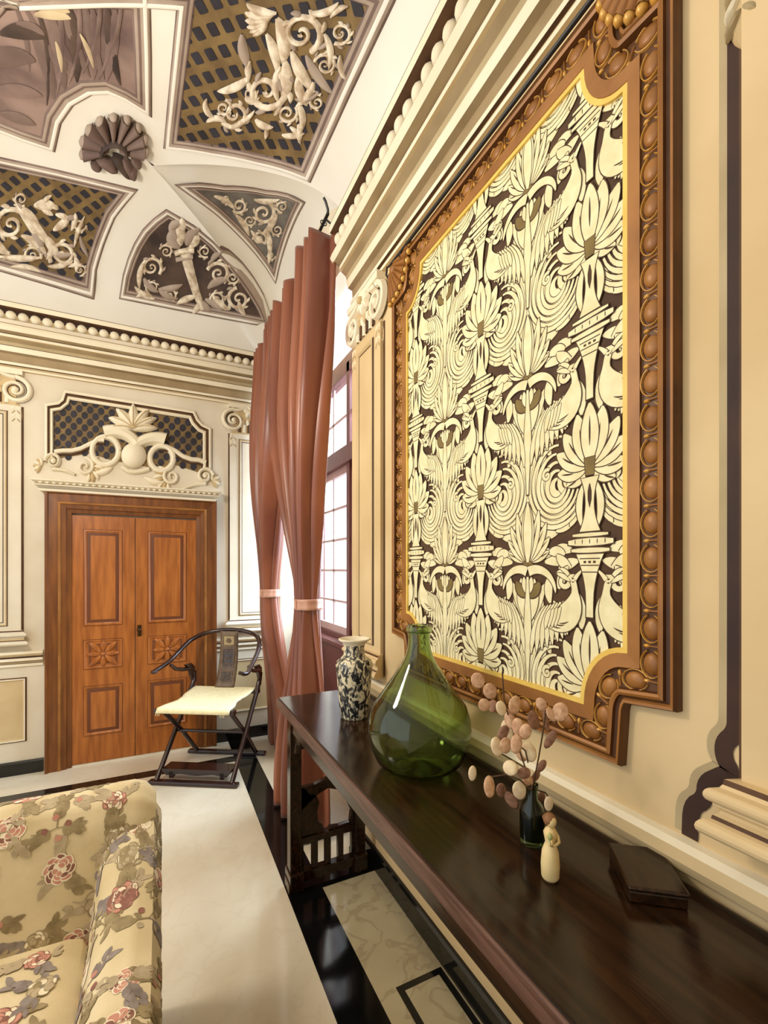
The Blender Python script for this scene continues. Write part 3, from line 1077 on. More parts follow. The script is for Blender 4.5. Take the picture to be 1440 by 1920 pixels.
# ------------------------------------------------------------------ door with surround
def door():
    root = root_struct('door_1', 'brown wooden double door with carved panels', 'door')
    X0, X1, T = -0.617, 0.274, 1.905
    xm = -0.186
    for k, (x0, x1) in enumerate(((X0, xm - 0.002), (xm + 0.002, X1))):
        m = MB()
        m.box(x0, x1, B_Y - 0.035, B_Y - 0.005, 0.012, T)
        leaf = m.build('door_leaf', doorw, root, bevel=0.003)
        ins = 0.075
        for z0, z1, kind in ((0.22, 0.60, 0), (0.73, 0.955, 1), (1.06, 1.80, 0)):
            p = MB()
            a, b = x0 + ins + 0.01, x1 - ins - 0.01
            fn = lambda u, v, o: FWm(u, v, 0.035 + o)
            p.prism([(a, z0), (b, z0), (b, z1), (a, z1)], fn, 0.0, 0.001, 1)
            p.moulding(fn, [(a, z0), (b, z0), (b, z1), (a, z1)], [(0, 0.001), (0.004, 0.009), (0.013, 0.010), (0.020, 0.003), (0.024, 0.001), (0.048, 0.008), (0.050, 0.008)], [1, 0, 0, 0, 1, 0], True)
            p.prism([(a + 0.05, z0 + 0.05), (b - 0.05, z0 + 0.05), (b - 0.05, z1 - 0.05), (a + 0.05, z1 - 0.05)] if not kind else
                    [(a + 0.02, z0 + 0.02), (b - 0.02, z0 + 0.02), (b - 0.02, z1 - 0.02), (a + 0.02, z1 - 0.02)], fn, 0.0, 0.008 if not kind else 0.004, 0)
            if kind:
                cx, cz = (a + b) / 2, (z0 + z1) / 2
                for i in range(8):
                    q = PI / 4 * i
                    L = 0.095 if i % 2 == 0 else 0.118
                    p.stroke(fn, curl(cx + 0.012 * math.cos(q), cz + 0.012 * math.sin(q), q, L * (0.95 if i % 4 == 2 else 1), 0.0, 8), leafw(0.021), 0.018, 0, 0.004)
                p.ball((cx, cz, 0.01), 0.018, fn, 10, 8, 0)
            p.build('carved_panel' if kind else 'panel', [doorw, doorgap], leaf, smooth='auto', fix=False)
        if k == 1:
            h = MB()
            h.prism([(xm + 0.016, 0.96), (xm + 0.044, 0.96), (xm + 0.044, 1.05), (xm + 0.016, 1.05)], lambda u, v, o: FWm(u, v, 0.035 + o), 0, 0.004)
            h.ball((xm + 0.03, 1.015, 0.04), 0.018, lambda u, v, o: FWm(u, v, 0.035 + o), 12, 8)
            h.tube([FWm(xm + 0.03, 1.015, 0.036), FWm(xm + 0.03, 1.015, 0.07)], 0.007, 8)
            h.build('door_knob', brass, leaf, smooth='auto')
    # frame: stepped architrave
    f = MB()
    path = [(-0.605, 0.0), (-0.605, T + 0.012), (0.262, T + 0.012), (0.262, 0.0)]
    f.moulding(FWm, path, [(0, 0.0), (0, 0.045), (0.028, 0.05), (0.032, 0.062), (0.062, 0.066), (0.066, 0.078), (0.078, 0.080), (0.082, 0.072), (0.135, 0.076), (0.142, 0.088), (0.158, 0.090), (0.162, 0.0)],
               [0, 0, 0, 0, 1, 1, 1, 0, 0, 0, 0], False)
    f.build('door_frame', [doord, gold], root, fix=False)
    # threshold
    s = MB()
    s.box(X0, X1, B_Y - 0.04, B_Y, 0, 0.011)
    s.build('threshold', marblew, root)
    return root


door()


# ------------------------------------------------------------------ hood and overdoor ornament (far wall)
def overdoor():
    ox, oz = -0.2, 2.07
    root = thing('overdoor_ornament', 'cream stucco overdoor ornament with trellis, ball and strapwork above the double door', 'ornament', (ox, B_Y, oz))
    off = Vector((ox, B_Y, oz))

    def Wm(x, z, o):
        return FWm(x, z, o) - off

    def Wp(px, py, o):
        return FW(px, py, o) - off
    # hood
    h = MB()
    prof = [(0.09, 2.064), (0.10, 2.066), (0.105, 2.082), (0.085, 2.086), (0.10, 2.098), (0.125, 2.104), (0.128, 2.112), (0.115, 2.116), (0.12, 2.128), (0.14, 2.136), (0.142, 2.144), (0.0, 2.150)]
    mm = [0, 0, 1, 0, 0, 0, 1, 2, 0, 0, 0]
    x0, x1 = -0.782, 0.402
    for j in range(len(prof) - 1):
        (o0, z0), (o1, z1) = prof[j], prof[j + 1]
        e0, e1 = (o0 - 0.09) * 1.1, (o1 - 0.09) * 1.1
        if j == len(prof) - 2:
            e1 = e0
        h.add([Wm(x0 - e0, z0, o0), Wm(x1 + e0, z0, o0), Wm(x1 + e1, z1, o1), Wm(x0 - e1, z1, o1)], [(0, 1, 2, 3)], mm[j])
        for xx, s in ((x0, -1), (x1, 1)):
            h.add([Wm(xx + s * e0, z0, o0), Wm(xx + s * e1, z1, o1), Wm(xx + s * e1, z1, 0), Wm(xx + s * e0, z0, 0)], [(0, 1, 2, 3)], mm[j])
    h.add([Wm(x0, 2.064, 0), Wm(x1, 2.064, 0), Wm(x1, 2.064, 0.09), Wm(x0, 2.064, 0.09)], [(0, 1, 2, 3)], 2)
    for i in range(30):
        u = x0 - 0.02 + (x1 - x0 + 0.04) * (i + 0.5) / 30
        h.ball((u, 2.122, 0.118), 0.013, Wm, 8, 6, 0, (1.1, 0.7, 0.9))
    h.build('hood', [creaml, umber, tan], root, fix=False)
    # trellis ground
    fr = [(95, 862), (95, 790), (93, 772), (112, 768), (124, 757), (128, 746), (357, 785), (362, 796), (372, 806), (384, 814), (384, 890), (330, 872), (300, 880), (205, 862), (170, 850)]
    g = MB()
    g.prism(fr, Wp, 0.0, 0.004, 0)
    poly = fr
    n = 0
    for i in range(-2, 26):
        for j in range(-2, 14):
            px = 108 + i * 20.4 + (j % 2) * 10.2
            py = 738 + j * 11.6 + i * 2.6 + (j % 2) * 1.3
            if inside(px, py, fr):
                w = 6.4
                g.prism([(px + w * math.cos(a), py + w * 1.12 * math.sin(a)) for a in [k * PI / 4 + PI / 8 for k in range(8)]], Wp, 0.004, 0.006, 1)
    g.build('trellis', [trellis, hole], root, fix=False)
    # framing strapwork
    f = MB()
    path = [(92, 862), (92, 765), (112, 762), (122, 754), (126, 741), (360, 778), (366, 791), (376, 802), (389, 808), (389, 880)]
    f.moulding(Wp, path, [(-7, 0.0), (-7, 0.02), (-4, 0.026), (-2, 0.022), (-1, 0.012), (2, 0.012), (4, 0.024), (7, 0.026), (9, 0.016), (9, 0.004)], [1, 0, 0, 1, 1, 2, 0, 0, 1], False)
    # lower edge curves running into the two loops
    for pth in ([(103, 848), (118, 846), (135, 846), (152, 842), (168, 834), (184, 826), (196, 826)], [(386, 868), (372, 863), (358, 862), (342, 856), (328, 846), (312, 838), (300, 838)]):
        f.stroke(Wp, pth, 5.2, 0.03, 0, 0.004)
        f.stroke(Wp, [(x, y + 6.5) for x, y in pth], 2.0, 0.018, 1, 0.004)
    for cx, cy, r in ((198, 846, 25), (303, 860, 22)):
        f.stroke(Wp, [(cx + r * math.cos(a), cy + r * 1.05 * math.sin(a)) for a in [2 * PI * k / 26 for k in range(27)]], 6.0, 0.034, 0, 0.004)
    # scrolled cylinders above the loops
    f.stroke(Wp, curl(196, 812, R(-18), 70, 1.3, 12), lambda t: 14 * (1 - 0.25 * t), 0.06, 0, 0.004)
    f.stroke(Wp, curl(310, 826, R(200), 66, -1.2, 12), lambda t: 14 * (1 - 0.25 * t), 0.06, 0, 0.004)
    f.stroke(Wp, [(228, 876), (240, 884), (252, 886), (266, 884), (280, 880)], 4.5, 0.035, 0, 0.004)
    # side consoles with volutes
    for cx, cy, s in ((101, 866, 1), (384, 893, -1)):
        f.stroke(Wp, spiral(cx, cy, 15, 1.6, PI if s > 0 else 0, s, 26, 0.15), lambda t: 4.2 * (1 - 0.5 * t), 0.045, 0, 0.004)
        f.ball((cx, cy, 0.03), 5, lambda u, v, o: Wp(u, v, 0.03 + (o - 0.03) * 0.004), 10, 6, 0)
        f.stroke(Wp, curl(cx - s * 2, cy + 14, 0 if s > 0 else PI, 44, s * 0.5, 10), lambda t: 4 * (1 - t * 0.4), 0.03, 0, 0.004)
    f.build('strapwork', [creaml, umber, tan], root, smooth='auto', fix=False)
    # ball
    b = MB()
    b.ball((251, 855, 0), 24, lambda u, v, o: Wp(u, v, 0.01 + o * 0.0032), 20, 12)
    b.build('ball', creaml, root, smooth=True)
    # plume
    p = MB()
    for a, L, w in ((0, 50, 9), (-0.42, 52, 8.5), (0.42, 50, 8.5), (-0.85, 52, 8), (0.85, 50, 8), (-1.25, 46, 6.5), (1.25, 46, 6.5)):
        p.stroke(Wp, curl(250, 808, -PI / 2 + a, L, 0.5 * (1 if a > 0 else -1 if a < 0 else 0), 10), leafw(w), 0.05, 0, 0.01)
        p.stroke(Wp, curl(250, 806, -PI / 2 + a, L * 0.8, 0.45 * (1 if a > 0 else -1 if a < 0 else 0), 8), 0.9, 0.004, 1, 0.062)
    p.build('plume', [creaml, tan], root, smooth=True)
    # acanthus scrolls below
    for cx, cy, sg in ((160, 878, 1), (322, 896, -1)):
        q = MB()
        q.stroke(Wp, spiral(cx, cy - 2, 17, 1.4, -PI / 2, sg, 24, 0.15), lambda t: 4 * (1 - 0.5 * t), 0.03, 0, 0.004)
        for i in range(7):
            a = -PI / 2 + sg * (0.5 + i * 0.42)
            q.stroke(Wp, curl(cx + sg * 6 + 10 * math.cos(a), cy + 10 * math.sin(a), a, 20, sg * 0.8, 8), leafw(4), 0.024, i % 2, 0.004)
        q.stroke(Wp, curl(cx + sg * 14, cy + 10, 0 if sg > 0 else PI, 40, -sg * 0.6, 10), leafw(6), 0.028, 0, 0.004)
        q.build('acanthus_scroll', [creaml, tan], root, smooth=True)
    for cx, cy, sg in ((72, 874, -1), (404, 902, 1)):
        q = MB()
        for i in range(6):
            a = -PI / 2 + sg * (i * 0.5 - 0.2)
            q.stroke(Wp, curl(cx - sg * 6, cy, a, 16, sg * 0.6, 7), leafw(3.6), 0.026, 1 if i % 2 else 0, 0.004)
        q.build('acanthus_tuft', [creaml, tan], root, smooth=True)


def inside(x, y, poly):
    c = False
    n = len(poly)
    for i in range(n):
        x0, y0 = poly[i]
        x1, y1 = poly[i - 1]
        if (y0 > y) != (y1 > y) and x < (x1 - x0) * (y - y0) / (y1 - y0) + x0:
            c = not c
    return c


overdoor()


# ------------------------------------------------------------------ painted ceiling panels
def dens(poly, step):
    out = []
    n = len(poly)
    for i in range(n):
        a, b = poly[i], poly[(i + 1) % n]
        k = max(1, int(math.hypot(b[0] - a[0], b[1] - a[1]) / step))
        for j in range(k):
            out.append((a[0] + (b[0] - a[0]) * j / k, a[1] + (b[1] - a[1]) * j / k))
    return out


def fill(m, poly, cell, o, mi):
    """patch of the vault inside a plan polygon (its ragged rim lies under the moulding)"""
    xs = [p[0] for p in poly]
    ys = [p[1] for p in poly]
    nx, ny = int((max(xs) - min(xs)) / cell) + 1, int((max(ys) - min(ys)) / cell) + 1
    idx = {}
    P, fs = [], []
    for i in range(nx):
        for j in range(ny):
            x, y = min(xs) + i * cell, min(ys) + j * cell
            if inside(x + cell / 2, y + cell / 2, poly):
                q = []
                for a, b in ((0, 0), (1, 0), (1, 1), (0, 1)):
                    k = (i + a, j + b)
                    if k not in idx:
                        idx[k] = len(P)
                        P.append(CP(x + a * cell, y + b * cell, o))
                    q.append(idx[k])
                fs.append(tuple(q))
    m.add(P, fs, mi)


def area2(poly):
    return sum(poly[i - 1][0] * poly[i][1] - poly[i][0] * poly[i - 1][1] for i in range(len(poly)))


def ceiling_panel(name, label, px_poly, ground, fw, extra_plan=None, lattice=None, smooth_ground=None):
    plan = [surf(*p) if len(p) == 2 else (p[0], p[1]) for p in px_poly]
    if area2(plan) < 0:
        plan = plan[::-1]
    plan_d = dens(plan, 0.06)
    root = thing(name, label, 'ceiling painting')
    m = MB()
    fill(m, plan, 0.022, 0.004, 0)
    g = m.build('painted_ground', ground, root, fix=False, smooth=True)
    if lattice:
        h = MB()
        sp = lattice
        xs = [p[0] for p in plan]
        ys = [p[1] for p in plan]
        c45 = 0.7071
        cx, cy = sum(xs) / len(xs), sum(ys) / len(ys)
        for i in range(-40, 41):
            for j in range(-40, 41):
                x = cx + (i - j) * sp * c45
                y = cy + (i + j) * sp * c45
                if inside(x, y, plan):
                    w = sp * 0.29
                    h.prism([(x + (a - b) * c45 * w, y + (a + b) * c45 * w) for a, b in ((-1, -0.8), (-0.8, -1), (0.8, -1), (1, -0.8), (1, 0.8), (0.8, 1), (-0.8, 1), (-1, 0.8))], CP, 0.005, 0.007, 0)
        h.build('trellis_openings', hole, root, fix=False)
    f = MB()
    f.moulding(CP, plan_d, [(0.030 * fw, 0.004), (0.022 * fw, 0.010), (0.010 * fw, 0.012), (0.0, 0.008), (-0.012 * fw, 0.014), (-0.026 * fw, 0.016), (-0.034 * fw, 0.008), (-0.040 * fw, 0.0)], [0, 1, 0, 1, 2, 1, 0], True)
    f.build('painted_border', [taupe, taupel, ceilw], root, fix=False, smooth=True)
    return root, plan


def strokes(root, name, items, mats):
    m = MB()
    for it in items:
        m.stroke(CW, it[0], it[1], it[2] * 0.5, *it[3:])
    return m.build(name, mats, root, smooth=True, fix=False)


def acan(cx, cy, r, s, a0, h=0.02, n=7):
    """acanthus scroll in picture coordinates: spiral with leaves thrown off its rim"""
    it = [(spiral(cx, cy, r, 1.5, a0, s, 26, 0.14), (lambda t: r * 0.17 * (1 - 0.55 * t)), h, 0, 0.006)]
    for i in range(n):
        a = a0 + s * (0.3 + i * 0.75)
        rr = r * (1 - 0.09 * i)
        it.append((curl(cx + rr * math.cos(a), cy + rr * math.sin(a), a + s * 0.7, r * 0.62, s * 1.1, 8), leafw(r * 0.12), h * 0.9, 0 if i % 3 else 1, 0.006))
    it.append(([(cx + r * 0.1 * math.cos(a), cy + r * 0.1 * math.sin(a)) for a in (0, 1.2, 2.4, 3.6)], r * 0.09, h, 0, 0.006))
    return it


GR = [grisaille, taupel, paintdk]
# panel over the right wall: trellis with a plumed scroll
root, _ = ceiling_panel('ceiling_panel', 'tall ceiling painting of ochre trellis with a white plumed scroll, beside the right cornice',
                        [(322, 268), (400, 280), (480, 296), (572, 324), (640, 165), (714, 0), (0.74, 0.5), (0.03, 0.5), (352, 0)], trellis, 1.0, lattice=0.078)
it = []
it += acan(500, 168, 42, 1, R(-60), 0.03)
it += acan(440, 212, 27, -1, R(150), 0.02, 5)
it += acan(566, 60, 40, -1, R(60), 0.03)
it += acan(612, 120, 22, 1, R(200), 0.02, 5)
it += acan(540, 210, 20, 1, R(-40), 0.02, 4)
for i in range(6):      # wing
    it.append((curl(520 - 4 * i, 22 + 2 * i, R(172 - 14 * i), 62 - 4 * i, 0.9, 10), leafw(8), 0.03, 0, 0.006))
for x, y, a, L, tn, w in ((520, 30, 60, 90, 0.8, 13), (548, 92, 75, 90, -0.5, 10), (590, 150, 100, 60, 0.9, 7), (470, 140, 130, 70, 0.9, 8), (560, 140, 95, 60, -0.8, 8), (585, 20, 20, 60, -1.4, 7), (480, 220, 60, 40, -1.2, 6),
                          (400, 215, 200, 40, 1.8, 5), (610, 60, 60, 70, 0.8, 6), (528, 120, 120, 70, -0.9, 7), (560, 190, 60, 60, 0.9, 6), (545, 235, 30, 40, 1.0, 4), (500, 235, 80, 24, 0.4, 4)):
    it.append((curl(x, y, R(a), L, tn, 12), leafw(w), 0.03, 0, 0.008))
it += acan(640, 60, 22, -1, R(120), 0.02, 5) + acan(420, 200, 16, 1, R(-80), 0.02, 5) + acan(596, 190, 16, -1, R(-60), 0.02, 5) + acan(470, 175, 15, -1, R(100), 0.02, 5)
for x, y, a, L, tn, w in ((455, 60, 95, 70, -0.6, 9), (500, 60, 60, 80, 0.5, 9), (535, 110, 80, 80, 0.4, 11), (575, 100, 70, 90, -0.5, 8), (600, 170, 130, 50, 1.2, 5), (430, 236, -10, 60, -0.8, 5), (388, 226, -40, 40, 1.4, 5), (530, 250, 20, 44, -0.8, 5), (560, 230, 70, 36, 0.6, 5),
                          (622, 30, -60, 40, 1.0, 6), (640, 100, 100, 50, -0.8, 5), (512, 140, 40, 40, 0.6, 7), (470, 110, 110, 40, -0.6, 6)):
    it.append((curl(x, y, R(a), L, tn, 12), leafw(w), 0.03, 0 if (x // 10) % 3 else 1, 0.007))
strokes(root, 'plumed_scroll', it, GR)

# panel over the far wall, left: trellis with a dragon-headed scroll
root, _ = ceiling_panel('ceiling_panel', 'wide ceiling painting of trellis with dragon-headed white scrollwork, above the far cornice at left',
                        [(-160, 270), (0, 306), (110, 330), (236, 360), (205, 400), (185, 450), (170, 500), (166, 541), (90, 518), (0, 492), (-160, 450)], trellis, 1.0, lattice=0.075)
it = []
it += acan(20, 420, 32, -1, R(-30), 0.03, 6)
it += acan(118, 478, 26, 1, R(150), 0.025, 6)
it += acan(60, 478, 18, -1, R(20), 0.02, 5)
it += acan(-40, 400, 30, 1, R(60), 0.02, 6)
for x, y, a, L, tn, w in ((30, 385, 30, 80, 1.0, 11), (58, 400, 80, 70, -0.9, 9), (64, 384, -10, 42, 0.5, 10), (80, 378, -50, 22, 0.4, 4), (96, 384, 10, 16, 0.5, 4), (78, 388, 40, 26, -0.3, 5), (0, 480, 10, 80, -0.3, 6),
                          (80, 440, 40, 56, 0.7, 8), (100, 430, -20, 36, -0.9, 7), (112, 428, -40, 30, -0.6, 6), (140, 460, -80, 60, 0.3, 4), (134, 430, -60, 34, -0.6, 5), (90, 498, 10, 50, -0.8, 5), (-10, 440, 80, 50, -1.0, 7), (128, 500, -30, 30, 1, 4)):
    it.append((curl(x, y, R(a), L, tn, 12), leafw(w), 0.03, 0, 0.008))
it += acan(150, 420, 13, 1, R(0), 0.02, 4) + acan(40, 372, 14, 1, R(60), 0.02, 4) + acan(150, 505, 12, -1, R(90), 0.02, 4) + acan(4, 470, 14, 1, R(0), 0.02, 5)
for x, y, a, L, tn, w in ((60, 420, 60, 60, 0.5, 9), (40, 440, 20, 60, 0.6, 7), (104, 400, 10, 30, 0.5, 5), (120, 410, -20, 26, 0.5, 5), (90, 470, 30, 50, -0.9, 6), (20, 500, -10, 60, 0.7, 5), (140, 480, 60, 30, 0.9, 5), (150, 440, 80, 44, -0.4, 4), (100, 455, 90, 34, 0.8, 6)):
    it.append((curl(x, y, R(a), L, tn, 12), leafw(w), 0.03, 0 if (x // 10) % 3 else 1, 0.007))
strokes(root, 'dragon_scroll', it, GR)

# spandrel with torch above the far cornice, right
root, _ = ceiling_panel('ceiling_panel', 'pointed triangular ceiling painting with a torch and foliage, near the curtain corner',
                        [(315, 402), (296, 416), (276, 436), (260, 462), (248, 490), (239, 520), (234, 550), (330, 570), (420, 588), (498, 603), (488, 578), (470, 548), (448, 517), (424, 488), (396, 458), (360, 428)], paintdk, 0.8)
it = [([(344, 462), (350, 485), (358, 515), (368, 548), (380, 580)], lambda t: 11 * (1 - 0.45 * t), 0.035, 0, 0.006),
      ([(328, 474), (340, 470), (352, 468), (364, 468)], 5, 0.045, 0, 0.006), ([(330, 486), (345, 482), (362, 479)], 4, 0.045, 1, 0.006)]
for x, y, a, L, tn, w in ((338, 462, 200, 40, 1.6, 10), (340, 458, 250, 42, 0.8, 10), (350, 458, 285, 40, 0.8, 10), (356, 462, 320, 34, -1.2, 9), (330, 450, 270, 30, -1.0, 8), (318, 430, 300, 30, 0.9, 8), (345, 432, 240, 26, 0.8, 8),
                          (372, 560, 60, 34, -0.6, 7), (376, 566, 110, 26, 0.5, 6), (384, 560, 20, 40, 0.5, 6), (368, 555, 170, 40, -0.4, 6), (290, 560, 190, 46, 0.8, 5), (262, 540, 260, 60, 0.8, 5)):
    it.append((curl(x, y, R(a), L, tn, 12), leafw(w), 0.03, 0 if (x + y) % 4 else 1, 0.008))
it += acan(284, 500, 20, -1, R(40), 0.02, 6)
it += acan(410, 512, 22, 1, R(200), 0.02, 6)
it += acan(448, 560, 22, -1, R(-100), 0.02, 6)
it += acan(286, 538, 13, 1, R(120), 0.02, 5)
it += acan(408, 560, 14, 1, R(180), 0.02, 5)
it += acan(312, 470, 13, 1, R(200), 0.02, 5) + acan(318, 552, 13, -1, R(60), 0.02, 5) + acan(384, 470, 12, 1, R(60), 0.02, 5) + acan(436, 520, 12, 1, R(0), 0.02, 5)
for x, y, a, L, tn, w in ((300, 540, 10, 44, -0.7, 6), (330, 560, 190, 40, 0.8, 6), (390, 540, -50, 44, 0.9, 7), (430, 580, 200, 44, 0.8, 6), (460, 590, 220, 30, 0.9, 5), (396, 490, -70, 30, 1.0, 5), (270, 520, 70, 40, -0.9, 6), (256, 556, -30, 30, 0.9, 5)):
    it.append((curl(x, y, R(a), L, tn, 12), leafw(w), 0.03, 0 if (x // 10) % 3 else 1, 0.007))
strokes(root, 'torch_and_foliage', it, GR)

# panel in the window lunette
root, _ = ceiling_panel('ceiling_panel', 'small grey triangular ceiling painting of scrolls inside the window vault',
                        [(350, 350), (420, 354), (500, 362), (562, 378), (535, 440), (514, 515), (470, 455), (410, 395)], frescogrey, 0.7)
it = acan(494, 398, 22, 1, R(-60), 0.02, 6) + acan(448, 384, 15, -1, R(150), 0.02, 5) + acan(486, 446, 14, -1, R(30), 0.02, 5) + acan(508, 478, 9, 1, R(0), 0.015, 4) + acan(530, 386, 12, 1, R(90), 0.015, 5)
it += acan(520, 430, 11, -1, R(200), 0.015, 4) + acan(468, 412, 11, 1, R(0), 0.015, 4) + acan(424, 372, 9, 1, R(20), 0.015, 4)
for x, y, a, L, tn, w in ((400, 366, 10, 50, 0.8, 5), (440, 400, 40, 50, 0.6, 5), (476, 372, 20, 50, -0.7, 5), (500, 430, 70, 50, 0.5, 5), (470, 430, 60, 40, -0.6, 4), (520, 400, 110, 50, 0.6, 5), (505, 460, 80, 36, 0.5, 4)):
    it.append((curl(x, y, R(a), L, tn, 10), leafw(w), 0.02, 0 if (x // 10) % 3 else 1, 0.007))
strokes(root, 'scrolls', it, GR)

# corner of the large central painting
root, plan = ceiling_panel('ceiling_panel', 'large mauve ceiling painting with a scooped corner, top left of the vault',
                           [(262, 0), (266, 100), (268, 196), (236, 176), (200, 160), (160, 162), (122, 184), (98, 220), (88, 268), (40, 252), (0, 236), (-160, 196), (-1.55, 0.5), (-0.14, 0.5)], fresco, 1.1)
it = []
for q in range(16):
    it.append((curl(20 + 14 * q, -10 + 2 * (q % 3) * 6, R(62 + 2.2 * q), 150 + 20 * (q % 4), (0.5, -0.35, 0.2)[q % 3], 14), leafw(5 + 3 * (q % 3)), 0.004, (0, 1, 0, 3, 1)[q % 5], 0.005 + 0.0002 * q))
for x, y, a, L, tn, w, mi in ((-40, 120, -30, 110, 0.9, 18, 0), (0, 60, -20, 90, 0.9, 15, 3), (30, 40, 10, 60, 0.5, 9, 0), (64, 24, -8, 70, 0.5, 9, 2), (76, 12, -4, 56, 0.4, 8, 2), (150, 60, 60, 70, 0.3, 4, 2), (104, 74, 70, 60, 0.3, 4, 2), (-20, 170, -10, 100, 0.5, 12, 1), (0, 210, 10, 70, 0.3, 9, 0)):
    it.append((curl(x, y, R(a), L, tn, 12), leafw(w), 0.004, mi, 0.009))
rim = [(262, -400), (262, 0), (264, 100), (264, 190), (236, 172), (200, 156), (158, 158), (118, 182), (94, 220), (84, 262), (40, 248), (0, 232), (-160, 192), (-160, -400)]
cut = []
for e in it:
    pth = []
    for q in e[0]:
        if not inside(q[0], q[1] + 6, rim):
            break
        pth.append(q)
    if len(pth) > 3:
        cut.append((pth,) + e[1:])
it = cut
strokes(root, 'painted_drapery', it, [taupe, fresco, frescob, paintdk])

# stucco shell at the foot of the central panel
t = thing('ceiling_shell', 'dark grey shell ornament in relief on the white vault', 'ornament')
m = MB()
for i in range(9):
    a = R(168 + 200 * i / 8)
    m.stroke(CW, curl(214 + 10 * math.cos(a), 272 + 8 * math.sin(a), a, 54 - abs(i - 4) * 1.2, 0.0, 8), lambda t: 3 + 9 * t, 0.05, 0, 0.01)
    m.ball((214 + 58 * math.cos(a), 272 + 54 * math.sin(a), 0), 10, lambda u, v, o: CW(u, v, 0.02 + o * 0.003), 8, 6, 2)
m.stroke(CW, [(214 + 24 * math.cos(a), 274 + 20 * math.sin(a)) for a in [R(170 + 200 * k / 12) for k in range(13)]], 4, 0.03, 1, 0.045)
m.build('shell_lobes', [taupe, paintdk, taupel], t, smooth=True, fix=False)
m = MB()
for x, y, a, L, tn, w in ((180, 290, 20, 50, 0.5, 9), (210, 284, 40, 60, 0.4, 10), (230, 290, 55, 46, 0.3, 8), (244, 306, 70, 26, -0.2, 8), (170, 296, 50, 26, -0.6, 6), (246, 284, 60, 30, -0.4, 6)):
    m.stroke(CW, curl(x, y, R(a), L, tn, 10), leafw(w), 0.05, 0 if a != 40 else 1, 0.01)
m.build('shell_foliage', [taupe, paintdk], t, smooth=True, fix=False)


# ------------------------------------------------------------------ window
def window():
    root = root_struct('window_1', 'tall wooden casement window with small panes in the recess', 'window')
    X = 1.32
    y0, y1 = 2.42, 4.05

    def part(name, boxes, parent=root, mm=winwood, bev=0.003):
        m = MB()
        for b in boxes:
            m.box(*b)
        return m.build(name, mm, parent, bevel=bev)
    part('window_frame', [(X - 0.03, X + 0.05, WY0, y0 + 0.03, 0.93, 4.15), (X - 0.03, X + 0.05, y1 - 0.03, WY1, 0.93, 4.15), (X - 0.03, X + 0.05, WY0, WY1, 3.02, 3.16), (X - 0.05, X + 0.05, WY0, WY1, 2.32, 2.45),
                          (X - 0.03, X + 0.05, WY0, WY1, 0.90, 0.97), (X - 0.03, X + 0.05, 3.215, 3.275, 0.93, 3.1)])
    part('window_parapet', [(X - 0.06, X + 0.06, WY0, WY1, 0.0, 0.90)], mm=winwood)
    part('window_sill', [(X - 0.12, X + 0.02, WY0 + 0.005, WY1 - 0.005, 0.90, 0.93)])
    for a, b in ((y0 + 0.03, 3.215), (3.275, y1 - 0.03)):
        c = (a + b) / 2
        bars = [(X - 0.01, X + 0.02, a, a + 0.045, 0.97, 2.32), (X - 0.01, X + 0.02, b - 0.045, b, 0.97, 2.32), (X - 0.01, X + 0.02, a, b, 0.97, 1.03), (X - 0.01, X + 0.02, a, b, 2.26, 2.32),
                (X, X + 0.014, c - 0.012, c + 0.012, 1.03, 2.26)]
        for z in (1.23, 1.485, 1.74, 2.0):
            bars.append((X, X + 0.014, a, b, z - 0.009, z + 0.009))
        cs = part('casement', bars, mm=muntin, bev=0)
        g = MB()
        g.box(X + 0.006, X + 0.009, a + 0.01, b - 0.01, 0.98, 2.31)
        g.build('pane', panegl, cs)
        tb = [(X, X + 0.014, c - 0.012, c + 0.012, 2.45, 3.02), (X, X + 0.014, a, b, 2.71, 2.73)]
        ts = part('transom_light', tb, mm=muntin, bev=0)
        g = MB()
        g.box(X + 0.006, X + 0.009, a, b, 2.45, 3.02)
        g.build('pane', panegl, ts)
    g = MB()
    g.box(X + 0.006, X + 0.009, y0, y1, 3.16, 4.1)
    g.build('pane', panegl, root)


window()


# ------------------------------------------------------------------ curtains and their rod
RODX, RODZ = 0.80, 3.40
t = thing('curtain_rod', 'black iron curtain rod high across the window recess', 'curtain rod', (RODX, 3.2, RODZ))
m = MB()
m.tube([(0, -0.90, 0), (0, 0.90, 0)], 0.009, 8)
m.build('rod', black, t, smooth='auto')
m = MB()
m.tube([(0.15, -0.845, -0.06), (0.10, -0.85, -0.055), (0.075, -0.85, -0.09), (0.045, -0.86, -0.06), (0.03, -0.86, -0.015), (0, -0.86, 0)], 0.006, 8)
m.build('bracket', black, t, smooth='auto')
m = MB()
m.tube([(0, -0.90, 0), (-0.005, -0.915, 0.01), (-0.02, -0.92, 0.045), (-0.03, -0.92, 0.06)], 0.007, 8)
m.build('finial', black, t, smooth='auto')
m = MB()
m.tube([(0, 0.90, 0), (-0.005, 0.915, 0.01)], 0.007, 8)
m.build('finial', black, t, smooth='auto')


